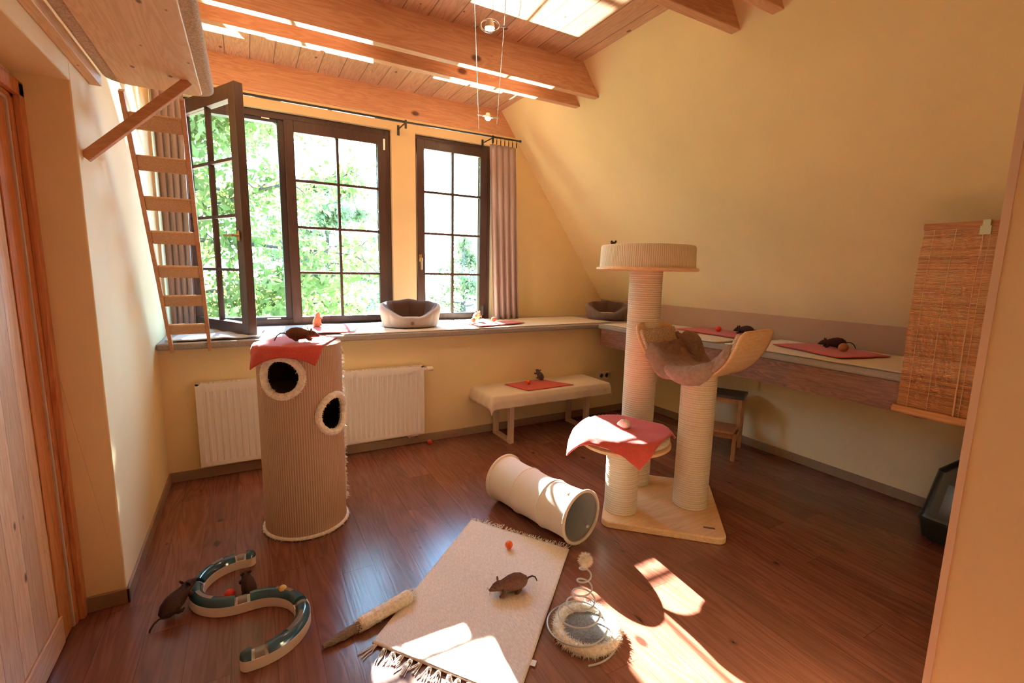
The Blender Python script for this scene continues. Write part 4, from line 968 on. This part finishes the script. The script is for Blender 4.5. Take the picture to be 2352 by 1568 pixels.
# ================================================================ WALL SHELF, BRACE, LADDER
def wall_shelf():
    root = thing('cat_shelf', 'pale pine shelf with carpet edge fixed high on the left wall', 'shelf', (0, 0, 0))
    z = 2.285; x0, x1, y0, y1 = XL+0.100, -0.140, 0.6, 2.800
    def rr(x0, x1, y0, y1, R):
        pts = [(x0, y0), (x1, y0)]
        for cx, cy, a0 in ((x1-R, y1-R, 0), (x0+R, y1-R, 90)):
            for k in range(9): a = math.radians(a0+90*k/8); pts.append((cx+R*math.cos(a), cy+R*math.sin(a)))
        return pts
    MB().prism(rr(x0, x1, y0, y1, 0.045), z, z+0.026).build('shelf_board', pine_board, root, smooth=False, bevel=0.004)
    # carpet wrapped over the board: a padded band around its edge plus the top
    outp = rr(x0-0.055, x1+0.048, y0, y1+0.050, 0.085); cp = fabric('tan_carpet', (0.50, 0.39, 0.28), scale=140, var=0.25, bmp=0.6)
    b = MB(); b.prism(outp, z+0.012, z+0.062); b.build('carpet_cover', cp, root, bevel=0.016, angle=60)
    MB().box((XL+0.001, y0, z-0.03), (XL+0.040, y1-0.02, z+0.02)).build('wall_batten', pine_board, root, smooth=False, bevel=0.003)
    MB().bar((XL+0.004, 2.560, 1.915), (-0.178, 2.590, z-0.004), 0.042, 0.018, (0, 0.25, 1)).build('diagonal_brace', brace_m, root, smooth=False, bevel=0.002)
wall_shelf()
def ladder():
    root = thing('cat_ladder', 'narrow wooden cat ladder with carpet-wrapped rungs leaning from sill to high shelf', 'ladder', (0, 0, 0))
    bl, br, tl, tr = Vector((-0.462, 3.735, 0.965)), Vector((-0.252, 3.735, 0.965)), Vector((-0.455, 2.852, 2.275)), Vector((-0.228, 2.846, 2.275))
    dn = (bl-tl).normalized()*0.045
    for p, q in ((bl+dn, tl), (br+dn, tr)): MB().bar(p, q, 0.020, 0.032, (1, 0, 0)).build('side_rail', brace_m, root, smooth=False, bevel=0.002)
    cm = fabric('tan_rung_carpet', (0.56, 0.37, 0.22), scale=180, var=0.2, bmp=0.5, axisx=3)
    for t in (0.0885, 0.234, 0.370, 0.514, 0.643, 0.782, 0.912):
        p = bl.lerp(tl, t); q = br.lerp(tr, t); dd = (bl-tl).normalized(); MB().bar(p-dd*0.008+Vector((0.008, 0, 0)), q-dd*0.008+Vector((-0.008, 0, 0)), 0.078, 0.024, dd).build('rung', cm, root, smooth=True, bevel=0.008)
        pass
    return root
ladder()

# ================================================================ CURTAINS AND ROD
def curtain(name, xa, xb, xa2, xb2, y, z0, z1, label, folds, seed, side):
    root = thing(name, label, 'curtain', ((xa+xb)/2, y, z0)); ox, oy, oz = root.location
    def fn(a, b):
        z = z0+(z1-z0)*b; x0_ = xa2+(xa-xa2)*b; x1_ = xb2+(xb-xb2)*b; ph = a*folds*2*PI
        pinch = 0.0
        amp = 0.013+0.010*(1-b); x = x0_+(x1_-x0_)*a+0.008*math.sin(ph*1.0+seed); yy = y+amp*math.sin(ph+0.5*math.sin(b*3+seed))+0.008*nz(a*6, b*2, seed)
        return (x-ox, yy-oy, z-oz)
    MB().grid(140, 30, fn).build('curtain_cloth', curtain_m, root, solid=0.002, angle=80)
    rg = MB(); nrg = 7
    for k in range(nrg):
        x = xa+(xb-xa)*(k+0.5)/nrg; ZR = 2.800
        R_ = [(x-ox+0.002*math.cos(q*PI/8), 4.36-oy+0.014*math.cos(q*PI/8), ZR-oz-0.008+0.017*math.sin(q*PI/8)) for q in range(16)]
        rg.tube(R_, 0.0018, 6, closed=True); rg.box((x-ox-0.004, 4.36-oy-0.003, z1-oz-0.01), (x-ox+0.004, 4.36-oy+0.003, ZR-oz-0.022))
    rg.build('curtain_rings', black_m, root)
curtain('curtain', 2.160, 2.475, 2.24, 2.545, 4.40, 0.992, 2.745, 'mauve curtain hanging at the right end of the rod beside the narrow window', 4.5, 1.0, 1)
curtain('curtain', -0.535, -0.335, -0.530, -0.365, 4.36, 0.996, 2.745, 'mauve curtain gathered at the left corner behind the ladder', 4.5, 2.2, -1)
cr_ = thing('curtain_rod', 'thin black curtain rod running above both windows', 'curtain rod', (0, 0, 0))
MB().tube([(-0.52, 4.36, 2.800), (1.30, 4.36, 2.798)], 0.0105, 14).tube([(1.30, 4.36, 2.798), (2.490, 4.36, 2.806)], 0.0085, 14).build('rod', black_m, cr_)
MB().ball((2.497, 4.36, 2.806), 0.013).build('rod_end', black_m, cr_)
for x in (1.310, 2.185, -0.44):
    MB().tube([(x, YW, 2.795), (x, 4.365, 2.795)], 0.006, 8).box((x-0.008, 4.352, 2.745), (x+0.008, 4.368, 2.815)).box((x-0.011, YW-0.006, 2.74), (x+0.011, YW, 2.83)).build('rod_bracket', black_m, cr_)

# ================================================================ CABLE LIGHTS
def cab(px0, px1, label):
    d = Vector(px1)-Vector(px0); p0 = Vector(px0)-d*0.9; o = MB().tube([tuple(p0), tuple(px1)], 0.0020, 6).build('light_cable', metal_m); tag(o, label, 'cable', 'low-voltage cables'); return o
ca = (Vector((1.090, 2.406, 2.866)), Vector((2.136, 4.58, 2.875))); cb = (Vector((1.230, 2.328, 2.869)), Vector((2.330, 4.58, 2.893)))
cab(ca[0], ca[1], 'left one of the two thin steel cables carrying the spotlights'); cab(cb[0], cb[1], 'right one of the two thin steel cables carrying the spotlights')
def bulb_mat(s):
    m, t, b = new_mat('lit_halogen_bulb'); b.inputs['Emission Color'].default_value = (1, 0.80, 0.5, 1); b.inputs['Emission Strength'].default_value = s; return m
lit = bulb_mat(60)
def spot(k, label, tilt, big):
    p = ca[0].lerp(ca[1], k); q = cb[0].lerp(cb[1], k); c = (p+q)/2; root = thing('cable_spotlight', label, 'lamp', tuple(c), math.atan2((q-p).y, (q-p).x), 'cable spotlights')
    hwid = (q-p).length/2; b = MB()
    b.tube([(-hwid-0.012, 0, 0), (-0.052, 0, 0)], 0.005, 8); b.tube([(0.052, 0, 0), (hwid+0.012, 0, 0)], 0.005, 8)
    if big: lp = [(0.052*math.cos(q_*PI/16), 0.024*math.sin(q_*PI/16)*0.6, 0.040*math.sin(q_*PI/16)) for q_ in range(32)]
    else: lp = [(0.052*math.cos(q_*PI/16), 0.034*math.sin(q_*PI/16), 0.006*math.sin(q_*PI/16)) for q_ in range(32)]
    b.tube(lp, 0.005, 8, closed=True); b.build('lamp_ring', metal_m, root)
    MB().lathe([(0.012, 0.030), (0.018, 0.028), (0.026, 0.005), (0.029, -0.012), (0.026, -0.014)], 24).build('reflector', plain('frosted_reflector', (0.75, 0.65, 0.5), 0.3, 0.3), root)
    MB().lathe([(0.0, -0.034), (0.014, -0.031), (0.023, -0.022), (0.0255, -0.013), (0, -0.010)], 24).build('bulb', lit, root)
    ld = bpy.data.lights.new('halogen', 'SPOT'); lo = bpy.data.objects.new('halogen', ld); COL.objects.link(lo); lo.parent = root; lo.location = (0, 0, -0.040)
    ld.energy = 12; ld.color = (1, 0.82, 0.58); ld.spot_size = math.radians(95); ld.spot_blend = 0.6; ld.shadow_soft_size = 0.02
spot(0.105, 'nearer ring-framed spotlight hanging between the two steel cables', 0.3, True)
spot(0.765, 'farther small spotlight on the cables in front of the window beam', 0.0, False)

# ================================================================ CAT BEDS ON THE SILL
def cat_bed(loc, rz, label, W=0.50, D=0.40, H=0.235, fill=cream_cloth, om=bed_out):
    root = thing('cat_bed', label, 'cat bed', loc, rz, 'padded cat beds')
    # angle -90deg is the low front
    n = 128
    def ht(a):
        d = abs((a+PI/2+PI) % (2*PI)-PI)          # distance from the front
        k = min(1, max(0, (d-0.08)/1.50)); k = k*k*(3-2*k); bk = max(0, (d-1.4)/1.74); return H*0.42+H*0.44*k+H*0.14*bk+0.003*math.cos(8*a)
    def rad(a, q):
        s = abs(math.sin(a*4+PI/8)); puff = 0.012*s**0.5
        return q+puff
    def surf(sec_fn, name, m):
        secs = []
        for i in range(n):
            a = 2*PI*i/n; secs.append(sec_fn(a))
        np_ = len(secs[0]); vs = [p for s_ in secs for p in s_]
        fs = [(i*np_+k, ((i+1) % n)*np_+k, ((i+1) % n)*np_+k+1, i*np_+k+1) for i in range(n) for k in range(np_-1)]
        MB().add(vs, fs).build(name, m, root, angle=80)
    def outer(a):
        h = ht(a); pts = []
        s = abs(math.sin(4*a))**0.5
        for k, (q, z) in enumerate(((-0.055, 0.0), (-0.03, 0.008), (-0.018, 0.3), (-0.004, 0.65), (0.002, 0.88), (-0.008, 0.98), (-0.022, 1.0))):
            puff = 0.013*s*math.sin(PI*min(1, k/6+0.1)); rx, ry = W/2+q+puff, D/2+q+puff; pts.append((rx*math.cos(a), ry*math.sin(a), z*h if k > 1 else z))
        return pts
    def inner(a):
        h = ht(a); s = abs(math.sin(4*a))**0.5; pts = []
        for k, (q, z) in enumerate(((-0.022, 1.0), (-0.040, 0.97), (-0.055, 0.85), (-0.072, 0.5), (-0.080, 0.22), (-0.078, 0.08))):
            puff = -0.012*s*math.sin(PI*k/5.5); rx, ry = W/2+q+puff, D/2+q+puff; pts.append((rx*math.cos(a), ry*math.sin(a), z*h))
        return pts
    surf(outer, 'outer_wall', om); surf(inner, 'lining', bed_in)
    MB().lathe([(0, 0.002), (1.0, 0.002), (1.0, 0.02), (0, 0.02)], 48, sx=W/2-0.03, sy=D/2-0.03).build('base', bed_in, root)
    MB().lathe([(0, 0.02), (1.0, 0.025), (0.97, 0.055), (0.8, 0.075), (0.4, 0.078), (0, 0.072)], 48, sx=W/2-0.075, sy=D/2-0.075).build('inner_cushion', fill, root, angle=80)
    MB().ball((0, -D/2-0.008, H*0.20), 0.014, 0.003, 0.014).build('paw_patch', leather_tag, root)
cat_bed((1.245, 4.08, ZB2), math.radians(-12), 'grey padded cat bed with dark lining on the sill between the two windows', 0.52, 0.40, 0.23)
cat_bed((3.47, 4.04, ZS+0.006), math.radians(-40), 'grey padded cat bed in the corner where sill and right shelf meet', 0.46, 0.36, 0.20, om=fabric('darker_bed_fabric', (0.17, 0.13, 0.12), scale=350, var=0.2))

# ================================================================ SOCKETS
def socket(x, z, label):
    root = thing('wall_socket', label, 'socket', (x, YB-0.0, z), 0, 'wall sockets'); 
    MB().box((-0.072, -0.010, -0.038), (0.072, 0.0, 0.038)).build('cover_plate', white_m, root, smooth=False, bevel=0.003)
    for dx in (-0.036, 0.036):
        MB().lathe([(0.0, 0.0), (0.018, 0.0), (0.022, 0.004), (0.026, 0.004), (0.026, 0.0)], 24).build('socket_well', plain('socket_grey', (0.35, 0.3, 0.25), 0.4), root, loc=(dx, -0.010, 0), rot=(PI/2, 0, 0))
socket(3.285, 0.412, 'white double wall socket on the window wall right of the bench')

# ================================================================ OUTSIDE
def leaf_mat(name, c, tc_):
    m, t, b = new_mat(name); t.nodes.remove(b); o = t.nodes['Material Output']
    d = N(t, 'ShaderNodeBsdfDiffuse'); tr = N(t, 'ShaderNodeBsdfTranslucent'); mx = N(t, 'ShaderNodeMixShader'); mx.inputs[0].default_value = 0.5
    n = N(t, 'ShaderNodeTexNoise', i_Scale=1.3, i_Detail=3.0); t.links.new(coords(t), n.inputs['Vector'])
    t.links.new(ramp(t, n.outputs[0], [(0.35, tuple(x*0.55 for x in c)), (0.65, c)]), d.inputs[0]); t.links.new(ramp(t, n.outputs[0], [(0.35, tuple(x*0.6 for x in tc_)), (0.65, tc_)]), tr.inputs[0])
    t.links.new(d.outputs[0], mx.inputs[1]); t.links.new(tr.outputs[0], mx.inputs[2]); t.links.new(mx.outputs[0], o.inputs[0]); return m
leaf1 = leaf_mat('fresh_green_leaves', (0.15, 0.20, 0.07), (0.21, 0.29, 0.07)); leaf2 = leaf_mat('pale_green_leaves', (0.20, 0.24, 0.12), (0.26, 0.31, 0.12))
bark = plain('grey_bark', (0.05, 0.04, 0.03), 0.8, var=0.3, scale=8)
quadbox('ground', (-60, 5.3, -3.3), (80, 120, -3.2), plain('meadow_grass', (0.05, 0.08, 0.02), 0.9, var=0.4, scale=0.6))
def tree_out(x, y, h, spread, nb, nl, lm, label, lsz=0.07, zlo=0.25, lean=0.0):
    root = thing('garden_tree', label, 'tree', (x, y, -3.2), 0, 'trees in the garden')
    rs = random.Random(int(x*100+y)); b = MB(); b.tube([(0, 0, 0), (lean*0.3, 0, h*0.3), (lean, 0.1, h*0.65), (lean*1.2, 0, h*0.98)], [0.22, 0.17, 0.10, 0.03], 10)
    tips = []
    for k in range(nb):
        z = h*(zlo+(0.97-zlo)*k/nb); a = rs.uniform(0, 2*PI); rr_ = spread*math.sin(PI*min(0.97, 0.22+0.75*(z/h)))*rs.uniform(0.7, 1.1)
        p0 = Vector((lean*z/h, 0, z)); p = [p0]; d = Vector((math.cos(a), math.sin(a), rs.uniform(-0.05, 0.5)))
        for q in range(1, 7):
            p.append(p[-1]+d*(rr_/6)+Vector((rs.uniform(-.1, .1), rs.uniform(-.1, .1), rs.uniform(-.12, .08)))*rr_/4)
        b.tube(p, [0.05*(1-q/7.5) for q in range(7)], 6)
        for q in range(2, 7):
            tips.append(p[q])
            for _ in range(3):
                e = p[q]+Vector((rs.uniform(-.5, .5), rs.uniform(-.5, .5), rs.uniform(-.4, .3)))*rr_*0.35; b.tube([p[q], (p[q]+e)/2+Vector((0, 0, 0.05)), e], [0.014, 0.009, 0.004], 5); tips.append(e); tips.append((p[q]+e)/2)
    b.build('trunk', bark, root, angle=80)
    vs = []; fs = []
    for k in range(nl):
        t = tips[rs.randrange(len(tips))]; c = Vector((t.x+rs.gauss(0, .20), t.y+rs.gauss(0, .20), t.z+rs.gauss(0, .16)))
        nrm = Vector((rs.uniform(-1, 1), rs.uniform(-1, 1), rs.uniform(-.4, 1))).normalized(); a1 = nrm.orthogonal().normalized(); a1.rotate(Matrix.Rotation(rs.uniform(0, 6.28), 3, nrm)); a2 = nrm.cross(a1)
        s = lsz*rs.uniform(0.6, 1.3); o_ = len(vs)
        vs += [c-a1*s, c-a2*s*0.45, c+a1*s, c+a2*s*0.45]; fs.append((o_, o_+1, o_+2, o_+3))
    me = bpy.data.meshes.new('foliage'); me.from_pydata([tuple(v) for v in vs], [], fs); me.materials.append(lm); o = bpy.data.objects.new('foliage', me); COL.objects.link(o); o.parent = root
    return root
tree_out(-1.45, 9.6, 12.0, 3.35, 64, 60000, leaf1, 'leafy green tree nearest the open casement', 0.080, lean=0.55)
tree_out(-6.8, 17.5, 11.5, 4.2, 44, 26000, leaf1, 'green tree behind, filling the left casement', 0.10)
tree_out(2.6, 18.5, 8.0, 3.0, 34, 16000, leaf2, 'paler tree seen low through the middle panes', 0.10, 0.2)
tree_out(8.2, 19.0, 6.3, 2.6, 26, 5000, leaf2, 'thin pale tree seen through the narrow window', 0.10, 0.2)
